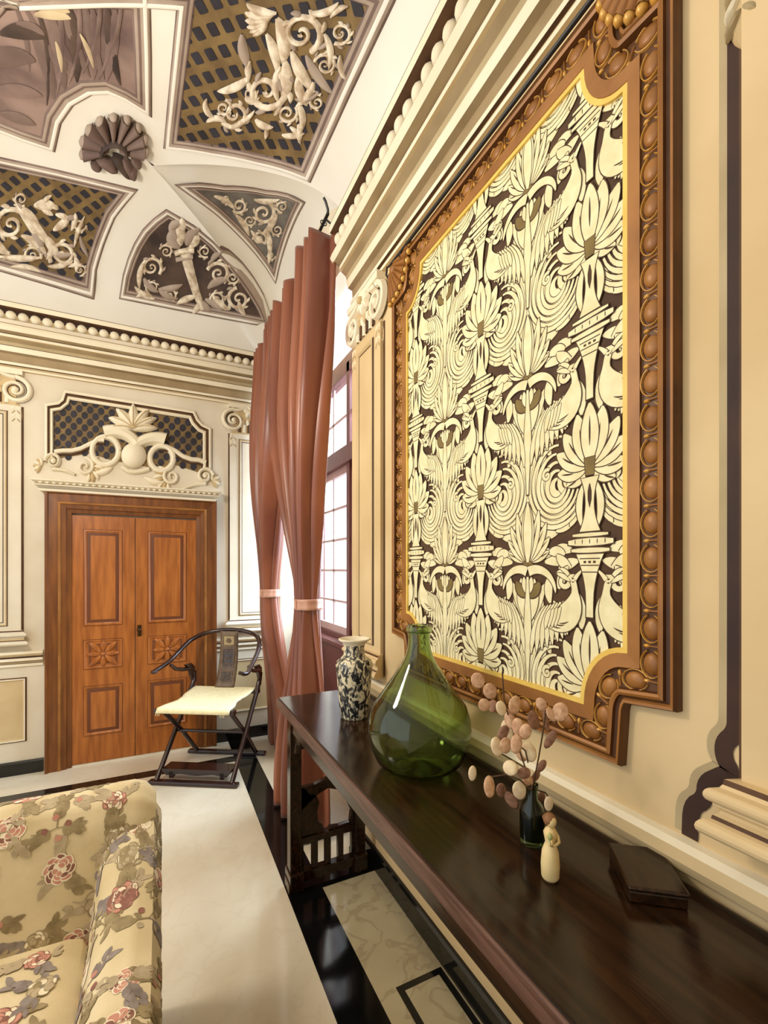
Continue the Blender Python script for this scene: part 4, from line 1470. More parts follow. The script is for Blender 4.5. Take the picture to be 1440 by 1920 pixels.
def curtain(label, ytop0, ytop1, ytie, ybot0, ybot1, ztie, seed, xb, ambot):
    rnd = random.Random(seed)
    yc0 = (ytop0 + ytop1) / 2
    root = thing('curtain', label, 'curtain', (RODX, yc0, 0.0), 0, 'rust satin curtains at the window')
    NP = 9
    ph = rnd.random() * 6
    amps = [0.6 + 0.8 * rnd.random() for _ in range(NP + 2)]
    ztop = RODZ - 0.02

    def sst(a, b, x):
        x = max(0, min(1, (x - a) / (b - a)))
        return x * x * (3 - 2 * x)

    def fn(u, v):
        z = ztop + (0.012 - ztop) * v
        if z > ztie:
            k = (ztop - z) / (ztop - ztie)       # 0 at the rod, 1 at the tie
            q = sst(0.25, 1.0, k) ** 1.25
            w = (ytop1 - ytop0) * (1 - q) + 0.13 * q
            c = yc0 * (1 - q) + ytie * q
            amp = (0.068 + 0.03 * k) * (1 - q) + 0.062 * q
            bulge = 0.05 * math.sin(PI * min(1, k * 1.02)) ** 2
            xo = RODX - bulge * 0.5
        else:
            k = (ztie - z) / ztie
            q = sst(0, 0.9, k)
            w = 0.13 * (1 - q) + (ybot1 - ybot0) * q
            c = ytie * (1 - q) + (ybot0 + ybot1) / 2 * q
            amp = 0.062 * (1 - q) + ambot * q
            xo = RODX + (xb - RODX) * q
        i = u * NP
        a = amps[int(i)] * (1 - (i % 1)) + amps[min(NP + 1, int(i) + 1)] * (i % 1)
        swirl = 0.6 * math.sin(z * 1.7 + ph + u * 4)
        th = 2 * PI * NP * u + swirl * 0.6
        pinch = max(0, 1 - abs(z - ztie) / 0.5) ** 2
        x = xo + amp * a * (math.sin(th) + 0.22 * math.sin(2 * th + 1.0)) + 0.012 * math.sin(2.3 * th + ph) * (1 - pinch)
        # at the tie the pleats fold into a round bundle
        edge = 2 * u - 1
        x = x * (1 - 0.0 * pinch) + pinch * (0.0)
        y = c + (u - 0.5) * w + 0.012 * math.cos(th * 2 + ph) * (1 - 0.5 * pinch)
        if pinch > 0:
            rr = math.sqrt(max(0, 1 - edge * edge))
            x = x * (1 - pinch) + (xo + (x - xo) * (0.35 + 0.65 * rr)) * pinch
        return (x - RODX, y - yc0, z - 0.035 * (0.5 - 0.5 * math.cos(2 * PI * (NP + 1) * u)) * max(0, 1 - v * 8))
    m = MB()
    m.grid(fn, 150, 110)
    m.build('fabric', curt, root, smooth=True, fix=False, thick=0.004)
    b = MB()
    path = []
    for j in range(5):
        zz = ztie - 0.032 + 0.064 * j / 4
        for k in range(40):
            a = 2 * PI * k / 40
            r = 1 + 0.05 * (abs(j - 2) == 2) + 0.03 * math.sin(a * 9)
            path.append((0.079 * r * math.cos(a), ytie - yc0 + 0.083 * r * math.sin(a), zz))
    fs = []
    for j in range(4):
        for k in range(40):
            fs.append((j * 40 + k, j * 40 + (k + 1) % 40, (j + 1) * 40 + (k + 1) % 40, (j + 1) * 40 + k))
    b.add(path, fs)
    b.build('tieback', tieb, root, smooth=True, fix=False, thick=0.005)
    for i in range(NP + 1):
        y = ytop0 - yc0 + (ytop1 - ytop0) * (i + 0.5) / (NP + 1)
        r = MB()
        r.tube([(0.017 * math.cos(q), y + 0.004 * math.sin(q), RODZ + 0.017 * math.sin(q)) for q in [2 * PI * k / 14 for k in range(15)]], 0.0028, 6)
        r.build('ring', black, root, smooth='auto')
    return root


curtain('rust satin curtain tied back, the nearer one standing behind the dark table', 2.33, 3.17, 2.66, 2.36, 2.86, 1.285, 3, 0.76, 0.085)
curtain('rust satin curtain tied back, the farther one in the corner beside the folding chair', 3.21, 4.07, 3.72, 3.50, 4.00, 1.30, 11, 0.90, 0.055)


# ------------------------------------------------------------------ long dark table
TZ = 0.87
TX0, TX1, TY0, TY1 = 0.505, 0.945, -0.35, 2.21


def table():
    cx, cy = (TX0 + TX1) / 2, (TY0 + TY1) / 2
    root = thing('console_table', 'long dark wooden altar table standing along the right wall', 'table', (cx, cy, 0))
    ox, oy = cx, cy
    m = MB()
    m.box(TX0 - ox + 0.006, TX1 - ox, TY0 - oy, TY1 - oy, TZ - 0.046, TZ)
    m.build('tabletop', tablew, root, bevel=0.005)
    m = MB()
    m.box(TX0 - ox, TX0 - ox + 0.008, TY0 - oy, TY1 - oy + 0.001, TZ - 0.047, TZ - 0.004)
    m.build('edge_band', tablee, root, bevel=0.003)
    m = MB()
    m.box(TX0 - ox + 0.035, TX0 - ox + 0.055, TY0 - oy + 0.12, TY1 - oy - 0.12, TZ - 0.13, TZ - 0.046)
    m.box(TX1 - ox - 0.045, TX1 - ox - 0.025, TY0 - oy + 0.12, TY1 - oy - 0.12, TZ - 0.13, TZ - 0.046)
    m.build('apron', tablew, root, bevel=0.004)
    for yy, s in ((TY1 - 0.125, 1), (TY0 + 0.125, -1)):
        for xx, q in ((TX0 + 0.055, -1), (TX1 - 0.06, 1)):
            l = MB()
            x, y = xx - ox, yy - oy
            l.box(x - 0.027, x + 0.027, y - 0.03, y + 0.03, 0.09, TZ - 0.046)
            l.box(x - 0.036, x + 0.036, y - 0.04, y + 0.04, 0.0, 0.05)
            l.box(x - 0.032, x + 0.032, y - 0.05, y + 0.05, 0.05, 0.09)
            # spandrel bracket under the apron
            l.prism([(y - s * 0.03, TZ - 0.13), (y - s * 0.13, TZ - 0.13), (y - s * 0.12, TZ - 0.16), (y - s * 0.07, TZ - 0.17), (y - s * 0.05, TZ - 0.22), (y - s * 0.03, TZ - 0.24)],
                    lambda u, v, o: Vector((x + o, u, v)), -0.012, 0.012)
            l.build('leg', tablew, root, bevel=0.004)
        # pierced end panel between the legs
        e = MB()
        x0, x1 = TX0 + 0.082 - ox, TX1 - 0.087 - ox
        y = yy - oy

        def pl(u, v, o):
            return Vector((x0 + (x1 - x0) * u, y + o, v))
        th = 0.012
        e.box(x0, x1, y - 0.02, y + 0.02, 0.03, 0.075)
        e.box(x0, x1, y - 0.02, y + 0.02, 0.205, 0.235)
        for u in (0.0, 0.26, 0.5, 0.74, 1.0):
            uu = x0 + (x1 - x0) * u
            e.box(uu - 0.014, uu + 0.014, y - th, y + th, 0.075, 0.205)
        # two carved cheeks and a low arch above the lattice
        e.prism([(0, 0.235), (0.42, 0.235), (0.40, 0.27), (0.32, 0.29), (0.30, 0.34), (0.34, 0.38), (0.28, 0.42), (0.16, 0.43), (0.08, 0.46), (0.0, 0.47)], pl, -th, th)
        e.prism([(1, 0.235), (0.50, 0.235), (0.54, 0.25), (0.70, 0.245), (0.92, 0.25), (0.94, 0.30), (0.88, 0.34), (0.90, 0.40), (1.0, 0.44)], pl, -th, th)
        e.prism([(0, 0.36), (0.3, 0.42), (0.5, 0.44), (0.7, 0.42), (1, 0.36), (1, 0.50), (0.78, 0.52), (0.5, 0.49), (0.25, 0.47), (0, 0.47)], pl, -th, th)
        e.box(x0, x1, y - 0.014, y + 0.014, TZ - 0.22, TZ - 0.046)
        e.build('end_panel', tablew, root)


table()


# ------------------------------------------------------------------ things on the table
t = thing('ceramic_vase', 'black and white brush-painted ceramic vase at the far end of the table', 'vase', (0.735, 1.775, TZ + 0.001))
m = MB()
prof = [(0.0, 0.0), (0.054, 0.0), (0.058, 0.006), (0.064, 0.06), (0.070, 0.12), (0.076, 0.19), (0.079, 0.222), (0.074, 0.238), (0.056, 0.252), (0.046, 0.262), (0.043, 0.29), (0.045, 0.306)]
m.lathe(prof, seg=40)
m.build('vase_body', vasew, t, smooth='auto')
m = MB()
m.lathe([(0.045, 0.306), (0.052, 0.316), (0.066, 0.326), (0.067, 0.331), (0.063, 0.333), (0.050, 0.322), (0.040, 0.300), (0.038, 0.27)], seg=40)
m.build('vase_rim', creaml, t, smooth='auto')

t = thing('demijohn', 'large round green glass demijohn on the dark table', 'bottle', (0.734, 1.235, TZ + 0.002))
m = MB()
outer = [(0.0, 0.018), (0.05, 0.010), (0.085, 0.0), (0.108, 0.004), (0.136, 0.028), (0.155, 0.070), (0.164, 0.120), (0.161, 0.155), (0.148, 0.195), (0.125, 0.226), (0.104, 0.256), (0.082, 0.288), (0.060, 0.320), (0.046, 0.346), (0.038, 0.372), (0.035, 0.400), (0.035, 0.428)]
inner = [(r - 0.004 if r > 0.006 else 0.0, z + (0.004 if i < 5 else 0.001)) for i, (r, z) in enumerate(outer)]
m.lathe(outer + [(0.035, 0.430)] + [(0.031, 0.430)] + inner[::-1], seg=56)
m.build('bottle_body', bottle_g, t, smooth=True)
m = MB()
m.lathe([(0.0345, 0.424), (0.039, 0.426), (0.041, 0.434), (0.039, 0.446), (0.034, 0.449), (0.029, 0.446), (0.0305, 0.424), (0.0345, 0.424)], seg=40)
m.build('bottle_lip', bottle_g, t, smooth='auto')

BX, BYY = 0.765, 0.78
t = thing('glass_bottle', 'small dark green glass bottle holding the dried branches', 'bottle', (BX, BYY, TZ + 0.001))
m = MB()
m.lathe([(0.0, 0.002), (0.026, 0.0), (0.028, 0.008), (0.028, 0.070), (0.024, 0.085), (0.013, 0.100), (0.012, 0.125), (0.014, 0.127), (0.014, 0.133), (0.009, 0.133), (0.0095, 0.10), (0.022, 0.082), (0.025, 0.07), (0.025, 0.012), (0.0, 0.008)], seg=32)
m.build('bottle_body', dark_g, t, smooth='auto')


def branches():
    base = Vector((BX, BYY, TZ + 0.02))
    root = thing('dried_branches', 'dried honesty branches with papery pink seed pods in the small bottle', 'dried plant', base)

    def at(px, py, dep):
        fw = Vector((math.sin(YAW), math.cos(YAW), 0))
        d = ray(px, py)
        return EYEV + d * dep - base
    neck = Vector((0, 0, 0.115))
    m = MB()
    D = 1.03
    # main stems
    stems = [[(998, 1482), (985, 1440), (970, 1395), (955, 1350), (945, 1310), (942, 1262)], [(1000, 1482), (1004, 1450), (1010, 1420), (1016, 1385), (1022, 1345), (1026, 1318)],
             [(996, 1482), (975, 1462), (950, 1452), (915, 1458)], [(1002, 1480), (1022, 1486), (1030, 1496)], [(985, 1440), (960, 1425), (935, 1410), (925, 1390)], [(970, 1395), (985, 1408), (990, 1430)]]
    for i, s in enumerate(stems):
        dd = [D + 0.02 * math.sin(i * 2.1 + k * 0.5) for k in range(len(s))]
        pts = [at(x, y, q) for (x, y), q in zip(s, dd)]
        if i < 4:
            pts = [Vector((0, 0, 0.0)), neck] + pts
        m.tube(pts, [0.0017] * len(pts), 6)
    m.build('stem', twig, root, smooth='auto')
    pods = [(896, 1276, 13, 16, 0.2, 0), (919, 1296, 13, 17, 0.1, 0), (908, 1322, 11, 14, 0.3, 0), (924, 1324, 9, 12, -0.2, 2), (940, 1328, 10, 15, 0.4, 1), (966, 1322, 14, 17, -0.4, 0), (1015, 1321, 10, 14, 0.3, 0),
            (1051, 1335, 15, 18, -0.3, 0), (1001, 1350, 13, 18, 0.1, 2), (1024, 1352, 6, 20, 0.1, 2), (951, 1370, 11, 20, 0.2, 1), (944, 1378, 11, 20, -0.2, 2), (972, 1365, 12, 20, 0.1, 0), (1032, 1386, 8, 20, -0.5, 2),
            (932, 1400, 12, 18, 0.2, 1), (948, 1398, 11, 16, 0.1, 0), (968, 1395, 11, 18, -0.1, 0), (992, 1410, 13, 19, 0.3, 1), (1016, 1436, 8, 13, -0.4, 2), (957, 1440, 14, 14, 0.9, 1), (978, 1412, 11, 15, 0.4, 0),
            (886, 1450, 8, 15, 0.0, 1), (918, 1475, 12, 20, 0.0, 0), (940, 1482, 10, 16, 0.3, 2), (958, 1500, 10, 18, 0.7, 2), (974, 1482, 13, 20, 0.2, 1), (982, 1450, 13, 12, 0.8, 2), (1004, 1456, 14, 10, 1.2, 2),
            (1029, 1507, 9, 15, 0.1, 1), (1015, 1494, 8, 12, 0.2, 2), (990, 1464, 10, 12, 0.5, 0), (1034, 1340, 9, 15, 0.6, 0), (956, 1350, 10, 16, 0.3, 0), (985, 1372, 11, 16, -0.3, 0)]
    rnd = random.Random(5)
    for i, (px, py, w, h, a, k) in enumerate(pods):
        dep = D + rnd.uniform(-0.045, 0.045)
        sc = dep / F_PX
        c = at(px, py, dep)
        p = MB()
        ax = Vector((math.cos(YAW), -math.sin(YAW), 0)).normalized()
        tw = rnd.uniform(-0.4, 0.4)
        nrm = Vector((math.sin(YAW + tw), math.cos(YAW + tw), rnd.uniform(-0.3, 0.3))).normalized()
        ux = nrm.cross(Vector((0, 0, 1))).normalized()
        uz = ux.cross(nrm).normalized()
        ca, sa = math.cos(a), math.sin(a)

        def fn(u, v, o):
            x, y = u * ca - v * sa, u * sa + v * ca
            return c + (ux * x + uz * y) * sc + nrm * (o * 0.003 + 0.00025 * (u * u) * sc * 30)
        p.ball((0, 0, 0), 1, lambda u, v, o: fn(u * w, v * h, o), 16, 6)
        p.build('seed_pod', [pod, podl, podd][k], root, smooth=True)


branches()


def figurine():
    root = thing('figurine', 'small pale carved figurine holding a flower, at the middle of the table', 'figurine', (0.708, 0.672, TZ + 0.001), R(20))
    m = MB()
    m.lathe([(0.0, 0.0), (0.0145, 0.0), (0.0175, 0.006), (0.0185, 0.03), (0.0165, 0.055), (0.012, 0.068), (0.0095, 0.074), (0.012, 0.086), (0.0135, 0.094), (0.010, 0.101), (0.0055, 0.104), (0.005, 0.107), (0.0, 0.108)], seg=24)
    m.tube([(-0.011, -0.001, 0.096), (-0.014, -0.008, 0.086), (-0.020, -0.012, 0.080), (-0.027, -0.013, 0.085), (-0.030, -0.013, 0.090)], [0.0045, 0.004, 0.0036, 0.003, 0.002], 8)
    m.tube([(0.011, -0.001, 0.096), (0.012, -0.010, 0.084), (0.004, -0.016, 0.078), (-0.008, -0.016, 0.078), (-0.018, -0.015, 0.080)], [0.0045, 0.004, 0.0036, 0.003, 0.002], 8)
    m.ball((0, -0.001, 0.1165), 0.0115, None, 16, 12, 0, (0.92, 0.96, 1.12))
    m.build('body', bone, root, smooth=True)
    h = MB()
    h.ball((0.0012, 0.002, 0.1185), 0.0128, None, 16, 12, 0, (1.0, 1.0, 1.05))
    h.ball((0.003, 0.012, 0.118), 0.006, None, 10, 8)
    h.build('hair', hair, root, smooth=True)
    f = MB()
    f.tube([(-0.030, -0.013, 0.084), (-0.031, -0.013, 0.098)], 0.001, 6)
    f.ball((-0.031, -0.013, 0.103), 0.006, None, 10, 8, 0, (0.8, 0.8, 1.2))
    f.build('flower', green, root, smooth=True)


figurine()

# low dark block standing in for an unidentified dark shape on the table
t = thing('dark_block', 'low dark block, stand-in for an unidentified dark shape against the wall at the near end of the table', 'box', (0.872, 0.58, TZ + 0.001), R(-38))
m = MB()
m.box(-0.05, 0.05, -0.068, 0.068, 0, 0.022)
m.build('block_body', tablew, t, bevel=0.003)
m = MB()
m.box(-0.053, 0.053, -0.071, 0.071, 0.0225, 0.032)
m.build('top_slab', tablew, t, bevel=0.004)


# ------------------------------------------------------------------ folding horseshoe chair
def chair():
    root = thing('folding_chair', 'dark lacquered horseshoe-back folding chair with a cream canvas seat', 'chair', (0.338, 3.612, 0), R(-31))

    def part(name, fnc, mm=chairw, smooth='auto', bev=0.0, thick=0.0):
        m = MB()
        fnc(m)
        return m.build(name, mm, root, smooth=smooth, bevel=bev, thick=thick)
    part('foot_rail', lambda m: m.box(-0.32, 0.32, -0.295, -0.245, 0, 0.028), bev=0.006, smooth=False)
    part('foot_rail', lambda m: m.box(-0.32, 0.32, 0.245, 0.295, 0, 0.028), bev=0.006, smooth=False)

    def foot(m):
        m.box(-0.25, 0.25, -0.235, -0.115, 0.075, 0.092)
        m.prism([(-0.25, 0.075), (-0.22, 0.045), (-0.12, 0.058), (0, 0.048), (0.12, 0.058), (0.22, 0.045), (0.25, 0.075)], lambda u, v, o: Vector((u, -0.23 + o, v)), 0, 0.014)
        m.box(-0.20, -0.17, -0.23, -0.20, 0.028, 0.075)
        m.box(0.17, 0.20, -0.23, -0.20, 0.028, 0.075)
    part('footrest', foot, smooth=False)
    for s in (-1, 1):
        x = 0.272 * s
        x2 = 0.245 * s
        part('leg', lambda m: m.tube([(x, -0.265, 0.02), (x, -0.02, 0.285), (x, 0.20, 0.52), (x, 0.265, 0.60), (x * 1.02, 0.27, 0.66), (x * 1.04, 0.215, 0.70), (x * 1.08, 0.12, 0.71), (x * 1.1, 0.03, 0.735), (x * 1.1, -0.03, 0.775)],
                                     [0.017, 0.017, 0.018, 0.019, 0.018, 0.017, 0.016, 0.015, 0.013], 12))
        part('leg', lambda m: m.tube([(x2, 0.265, 0.02), (x2, 0.02, 0.275), (x2, -0.24, 0.51)], [0.017, 0.017, 0.017], 12))
        part('side_bracket', lambda m: m.prism([(0.26, 0.57), (0.275, 0.70), (0.22, 0.74), (0.13, 0.745), (0.19, 0.70), (0.215, 0.64)], lambda u, v, o: Vector((x * 1.03 + o, u, v)), -0.01, 0.01), smooth=False)
    part('seat_rail', lambda m: m.box(-0.29, 0.29, -0.272, -0.225, 0.488, 0.522), bev=0.006, smooth=False)
    part('seat_rail', lambda m: m.box(-0.29, 0.29, 0.195, 0.24, 0.51, 0.545), bev=0.006, smooth=False)
    part('stretcher', lambda m: m.tube([(-0.27, 0.0, 0.28), (0.27, 0.0, 0.28)], 0.012, 10))

    def seat(m):
        def f(u, v):
            y = -0.288 + 0.545 * v
            e = abs(2 * v - 1)
            w = 0.262 - 0.035 * math.exp(-((v - 0.42) / 0.16) ** 2) - (0.01 if v > 0.5 else 0)
            z = 0.528 + 0.022 * v - 0.018 * (1 - e * e) * (1 - 0.3 * (2 * u - 1) ** 2)
            if v < 0.03:
                z -= 0.03 * (1 - v / 0.03)
            if v > 0.97:
                z -= 0.03 * (v - 0.97) / 0.03
            return ((2 * u - 1) * w, y, z)
        m.grid(f, 20, 34)
    part('seat', seat, canvas, True, 0, 0.010)

    for xx in (-0.262, 0.20):
        def fr(m):
            for k in range(3):
                m.tube([(xx + 0.012 * k, -0.288, 0.505), (xx + 0.012 * k + 0.002, -0.290, 0.480)], 0.0018, 5)
        part('fringe', fr, canvas)
    half = [(0.30, -0.215, 0.772), (0.335, -0.205, 0.762), (0.345, -0.165, 0.762), (0.335, -0.10, 0.775), (0.322, 0.0, 0.805), (0.312, 0.12, 0.86), (0.285, 0.225, 0.92), (0.22, 0.305, 0.962), (0.115, 0.345, 0.985), (0, 0.355, 0.993)]
    pts = half + [(-x, y, z) for x, y, z in half[-2::-1]]
    # smooth the rail
    P = []
    V = [Vector(p) for p in pts]
    for i in range(len(V) - 1):
        p0, p1, p2, p3 = V[max(i - 1, 0)], V[i], V[i + 1], V[min(i + 2, len(V) - 1)]
        for k in range(5):
            q = k / 5
            P.append(0.5 * ((2 * p1) + (p2 - p0) * q + (2 * p0 - 5 * p1 + 4 * p2 - p3) * q * q + (3 * p1 - p0 - 3 * p2 + p3) * q ** 3))
    P.append(V[-1])
    part('armrail', lambda m: m.tube(P, [0.014 + 0.004 * math.sin(PI * i / (len(P) - 1)) for i in range(len(P))], 12))

    def spl(m):
        def f(u, v):
            z = 0.545 + 0.44 * v
            y = 0.225 + 0.115 * v + 0.03 * math.sin(PI * v * 1.1 + 0.2) - 0.006
            return ((2 * u - 1) * (0.072 + 0.006 * (1 - v)), y, z)
        m.grid(f, 6, 24)
    o = part('splat', spl, splatw, True, 0, 0.014)

    def sy(z):
        v = (z - 0.545) / 0.44
        return 0.225 + 0.115 * v + 0.03 * math.sin(PI * v * 1.1 + 0.2) - 0.006 - 0.0085

    def panel(name, z0, z1, mm, carve):
        m = MB()
        fn = lambda u, v, q: Vector((u, sy(v) - q, v))
        m.grid(lambda u, v: fn((2 * u - 1) * 0.052, z0 + (z1 - z0) * v, 0.001), 4, 8, 0)
        m.moulding(fn, [(-0.052, z0), (0.052, z0), (0.052, z1), (-0.052, z1)], [(0, 0), (0.003, 0.004), (0.008, 0.004), (0.011, 0.001)], [1], True)
        zc_ = (z0 + z1) / 2
        if carve == 1:
            for i in range(8):
                a = PI / 4 * i
                m.stroke(fn, curl(0, zc_, a, 0.026, 0.2, 6), leafw(0.006), 0.004, 1, 0.001)
        elif carve == 2:
            for i in range(3):
                for s in (-1, 1):
                    m.stroke(fn, spiral(s * 0.022, z0 + (z1 - z0) * (0.2 + 0.3 * i), 0.018, 1.3, PI / 2, s, 18, 0.2), 0.0035, 0.005, 1, 0.001)
        m.build(name, [mm, splatw], o, smooth='auto', fix=False)
    panel('inlay', 0.865, 0.955, splatp, 1)
    panel('carving', 0.69, 0.85, chairw, 2)
    panel('carving', 0.58, 0.675, chairw, 2)


chair()


# ------------------------------------------------------------------ floral sofa
def rounded(m, x0, x1, y0, y1, z0, z1, r, mi=0, puff=0.0, n=10):
    """soft box: super-ellipsoid style block"""
    cx, cy, cz = (x0 + x1) / 2, (y0 + y1) / 2, (z0 + z1) / 2
    hx, hy, hz = (x1 - x0) / 2, (y1 - y0) / 2, (z1 - z0) / 2
    faces = []
    for ax in range(3):
        for s in (-1, 1):
            def f(u, v):
                p = [0, 0, 0]
                p[ax] = s
                a, b = (ax + 1) % 3, (ax + 2) % 3
                p[a] = math.sin((2 * u - 1) * PI / 2 * 0.999) if False else 2 * u - 1
                p[b] = 2 * v - 1
                q = Vector((p[0] * hx, p[1] * hy, p[2] * hz))
                c = Vector((max(-hx + r, min(hx - r, q.x)), max(-hy + r, min(hy - r, q.y)), max(-hz + r, min(hz - r, q.z))))
                d = q - c
                if d.length > 1e-9:
                    q = c + d.normalized() * r
                if puff:
                    bl = (1 - (2 * u - 1) ** 2) * (1 - (2 * v - 1) ** 2)
                    q[ax] += s * puff * bl
                return Vector((cx, cy, cz)) + q
            m.grid(f, n, n, mi)


def print_flowers(m, fn, w, h, seed, step=0.09, zo=0.0012):
    """roses, buds and leafy sprigs printed over a w x h patch of cloth"""
    rnd = random.Random(seed)
    pts = []
    tries = 0
    while tries < 900:
        tries += 1
        x, y = rnd.uniform(0.02, w - 0.02), rnd.uniform(0.02, h - 0.02)
        if all((x - a) ** 2 + (y - b) ** 2 > step * step for a, b in pts):
            pts.append((x, y))
    lv = [0]

    def st(path, wd, mi):
        path = [p for p in path if 0.002 < p[0] < w - 0.002 and 0.002 < p[1] < h - 0.002]
        if len(path) > 3:
            m.stroke(fn, path, wd, 0.0, mi, zo + lv[0] * 0.000012, True)
            lv[0] = (lv[0] + 1) % 90

    def sprig(x, y, a, L, mi):
        st(curl(x, y, a, L, rnd.uniform(-0.8, 0.8), 8), lambda t: 0.0014, mi)
        for q in range(5):
            t = 0.3 + 0.16 * q
            px, py = x + math.cos(a) * L * t, y + math.sin(a) * L * t
            for sg in (-1, 1):
                if rnd.random() < 0.8:
                    st(curl(px, py, a + sg * rnd.uniform(0.6, 1.1), rnd.uniform(0.020, 0.036), -sg * 0.6, 7), leafw(rnd.uniform(0.0045, 0.0085)), mi)

    for i, (x, y) in enumerate(pts):
        a0 = rnd.uniform(0, 6.28)
        k = rnd.random()
        for q in range(3):
            sprig(x, y, a0 + q * 2.1 + rnd.uniform(-0.4, 0.4), rnd.uniform(0.05, 0.085), rnd.choice((3, 3, 4, 4, 6)))
        if k < 0.62:
            r = rnd.uniform(0.022, 0.036)
            c1, c2, c3 = rnd.choice(((1, 2, 5), (4, 3, 5), (5, 1, 2), (1, 5, 2)))
            for ring, (n, rr, ww) in enumerate(((8, 1.0, 0.42), (7, 0.72, 0.34), (5, 0.45, 0.24))):
                for q in range(n):
                    a = a0 + 2 * PI * q / n + ring * 0.4
                    cc = (c1, c3, c1)[ring] if q % 3 else (c3, c1, c2)[ring]
                    st(curl(x + r * rr * 0.25 * math.cos(a), y + r * rr * 0.25 * math.sin(a), a, r * rr * 0.95, 0.5, 7), leafw(r * ww * 1.12), c2)
                    st(curl(x + r * rr * 0.25 * math.cos(a), y + r * rr * 0.25 * math.sin(a), a, r * rr * 0.88, 0.5, 7), leafw(r * ww * 0.9), cc)
            st(curl(x - 0.004, y, 0, 0.008, 0, 4), leafw(0.005), c2)
        else:
            for q in range(4):
                a = a0 + q * 1.6
                st(curl(x + 0.02 * math.cos(a), y + 0.02 * math.sin(a), a, 0.016, 0.4, 6), leafw(0.008), rnd.choice((1, 2, 4)))


def on_surface(f, w, h, du=0.004):
    """metric mapping (s, t, o) on a surface f(u, v) whose v is re-spaced by arc length"""
    N = 120
    L = [0.0]
    for k in range(N):
        L.append(L[-1] + (Vector(f(0.5, (k + 1) / N)) - Vector(f(0.5, k / N))).length)

    def vv(t):
        t = max(0, min(L[-1] * 0.9999, t))
        lo, hi = 0, N
        while hi - lo > 1:
            md = (lo + hi) // 2
            if L[md] <= t:
                lo = md
            else:
                hi = md
        return (lo + (t - L[lo]) / max(1e-9, L[lo + 1] - L[lo])) / N

    def fn(sx, ty, o):
        u, v = sx / w, vv(ty)
        p = Vector(f(u, v))
        a = Vector(f(min(1, u + du), v)) - Vector(f(max(0, u - du), v))
        b = Vector(f(u, min(1, v + du))) - Vector(f(u, max(0, v - du)))
        n = a.cross(b)
        if n.length < 1e-12:
            return p
        return p + n.normalized() * o * fn.sign
    fn.sign = 1
    fn.len = L[-1]
    return fn


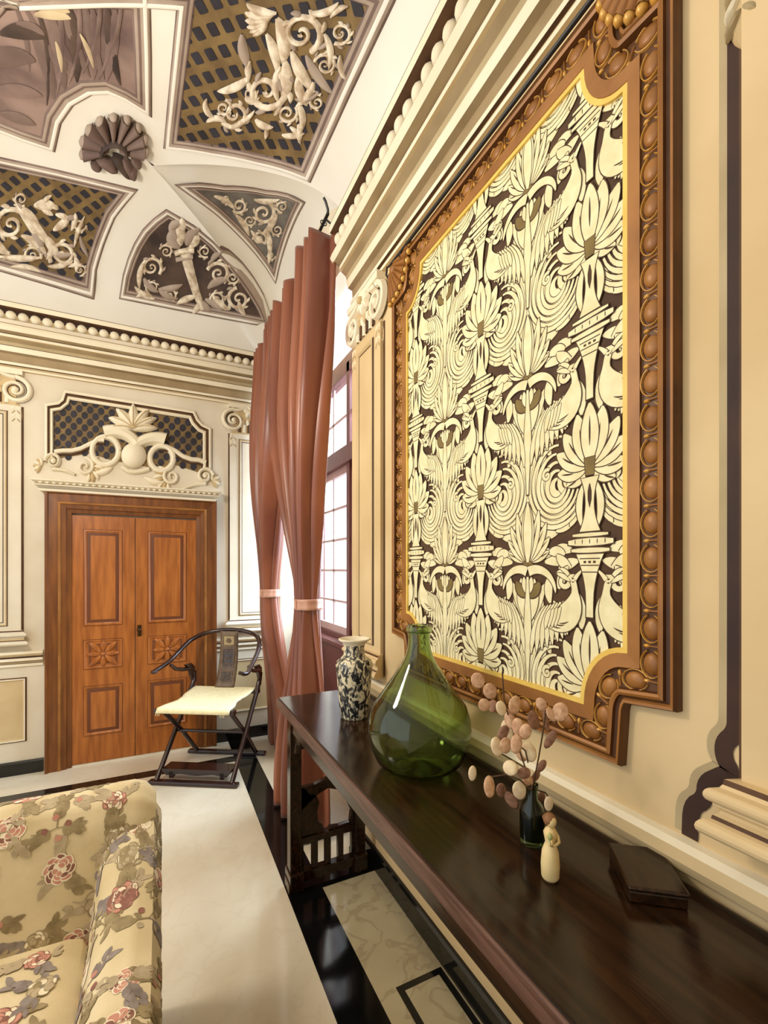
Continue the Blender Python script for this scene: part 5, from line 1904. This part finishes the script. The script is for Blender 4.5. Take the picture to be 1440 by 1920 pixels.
def sofa():
    ox, oy = -0.9, 1.15
    root = thing('sofa', 'cream floral sofa with rolled arm in the left foreground', 'sofa', (ox, oy, 0))

    def part(name, x0, x1, y0, y1, z0, z1, r, puff=0.0, mm=sofaf, n=14):
        m = MB()
        rounded(m, x0 - ox, x1 - ox, y0 - oy, y1 - oy, z0, z1, r, 0, puff, n)
        o = m.build(name, mm, root, smooth=True)
        bm = bmesh.new()
        bm.from_mesh(o.data)
        bmesh.ops.remove_doubles(bm, verts=bm.verts, dist=0.0005)
        bm.to_mesh(o.data)
        bm.free()
        return o
    part('sofa_base', -1.86, -0.02, 0.68, 1.72, 0.05, 0.40, 0.03)
    # back: raked, with a rounded top
    m = MB()

    def bk(u, v):
        x = -1.86 + 1.845 * u
        a = v
        pts = [(1.44, 0.30), (1.46, 0.45), (1.50, 0.62), (1.545, 0.75), (1.575, 0.80), (1.625, 0.823), (1.685, 0.812), (1.72, 0.775), (1.72, 0.60), (1.71, 0.30), (1.70, 0.06)]
        i = min(len(pts) - 2, int(a * (len(pts) - 1)))
        q = a * (len(pts) - 1) - i
        y = pts[i][0] + (pts[i + 1][0] - pts[i][0]) * q
        z = pts[i][1] + (pts[i + 1][1] - pts[i][1]) * q
        e = max(0, (u - 0.955) / 0.045)
        k = 1 - 0.5 * e * e
        y = 1.60 + (y - 1.60) * (1 - 0.25 * e ** 3)
        z = z - (0.04 * e ** 3 if z > 0.5 else 0)
        return (x - ox, y - oy, z)
    m.grid(bk, 60, 40)
    # end cap
    P = [bk(1.0, j / 40) for j in range(41)]
    m.add(P, [tuple(range(41))])
    fb = on_surface(bk, 1.845, 1)
    print_flowers(m, fb, 1.80, min(fb.len, 1.0), 4)
    o = m.build('backrest', PRINT, root, smooth='auto', fix=False)
    # rolled arm, right-hand side
    m = MB()

    def arm(u, v):
        y = 0.70 + 0.92 * u
        top = 0.615 + 0.16 * max(0, (u - 0.55) / 0.45) ** 1.6
        a = PI * 2 * v
        # cross-section: upright slab with a scrolled top
        pts = [(-0.005, 0.06), (-0.004, 0.30), (-0.003, top - 0.10), (0.0, top - 0.05), (-0.02, top - 0.012), (-0.06, top), (-0.11, top - 0.008), (-0.145, top - 0.035), (-0.165, top - 0.09), (-0.165, top - 0.16), (-0.160, 0.40), (-0.16, 0.06)]
        i = min(len(pts) - 2, int(v * (len(pts) - 1)))
        q = v * (len(pts) - 1) - i
        q = q * q * (3 - 2 * q) if False else q
        return (pts[i][0] + (pts[i + 1][0] - pts[i][0]) * q - ox, y - oy, pts[i][1] + (pts[i + 1][1] - pts[i][1]) * q)
    m.grid(arm, 24, 44)
    m.add([arm(0.0, j / 44) for j in range(45)], [tuple(range(45))])
    m.add([arm(1.0, j / 44) for j in range(45)], [tuple(range(45))])
    fa = on_surface(arm, 0.92, 1)
    print_flowers(m, fa, 0.92, fa.len, 8)
    m.build('armrest', PRINT, root, smooth='auto', fix=False)
    m = MB()
    m.grid(lambda u, v: (-1.86 + (v - 0.0) * 0.0 - ox + arm(u, v)[0] + ox - (-0.165) - 0.0 - 0.0 + 0.0, arm(u, v)[1], arm(u, v)[2]), 24, 44)
    m.build('armrest', sofaf, root, smooth='auto', fix=False)
    for x0, x1 in ((-1.68, -0.925), (-0.92, -0.17)):
        m = MB()
        rounded(m, x0 - ox, x1 - ox, 0.66 - oy, 1.475 - oy, 0.40, 0.52, 0.05, 0, 0.02, 14)
        cw, ch = x1 - x0, 0.815
        ft = lambda a, b, o: Vector((x0 - ox + 0.05 + a, 0.66 - oy + 0.05 + b, 0.52 + 0.02 * (1 - (2 * (a + 0.05) / cw - 1) ** 2) * (1 - (2 * (b + 0.05) / ch - 1) ** 2) + o))
        print_flowers(m, ft, cw - 0.1, ch - 0.1, int(-x0 * 10), zo=0.003)
        m.build('seat_cushion', PRINT, root, smooth='auto', fix=False)
    for x, y in ((-1.78, 0.74), (-0.10, 0.74), (-1.78, 1.66), (-0.10, 1.66)):
        m = MB()
        m.lathe([(0.022, 0.0), (0.03, 0.06)], (x - ox, y - oy, 0), 12)
        m.build('foot', tablew, root)


sofa()
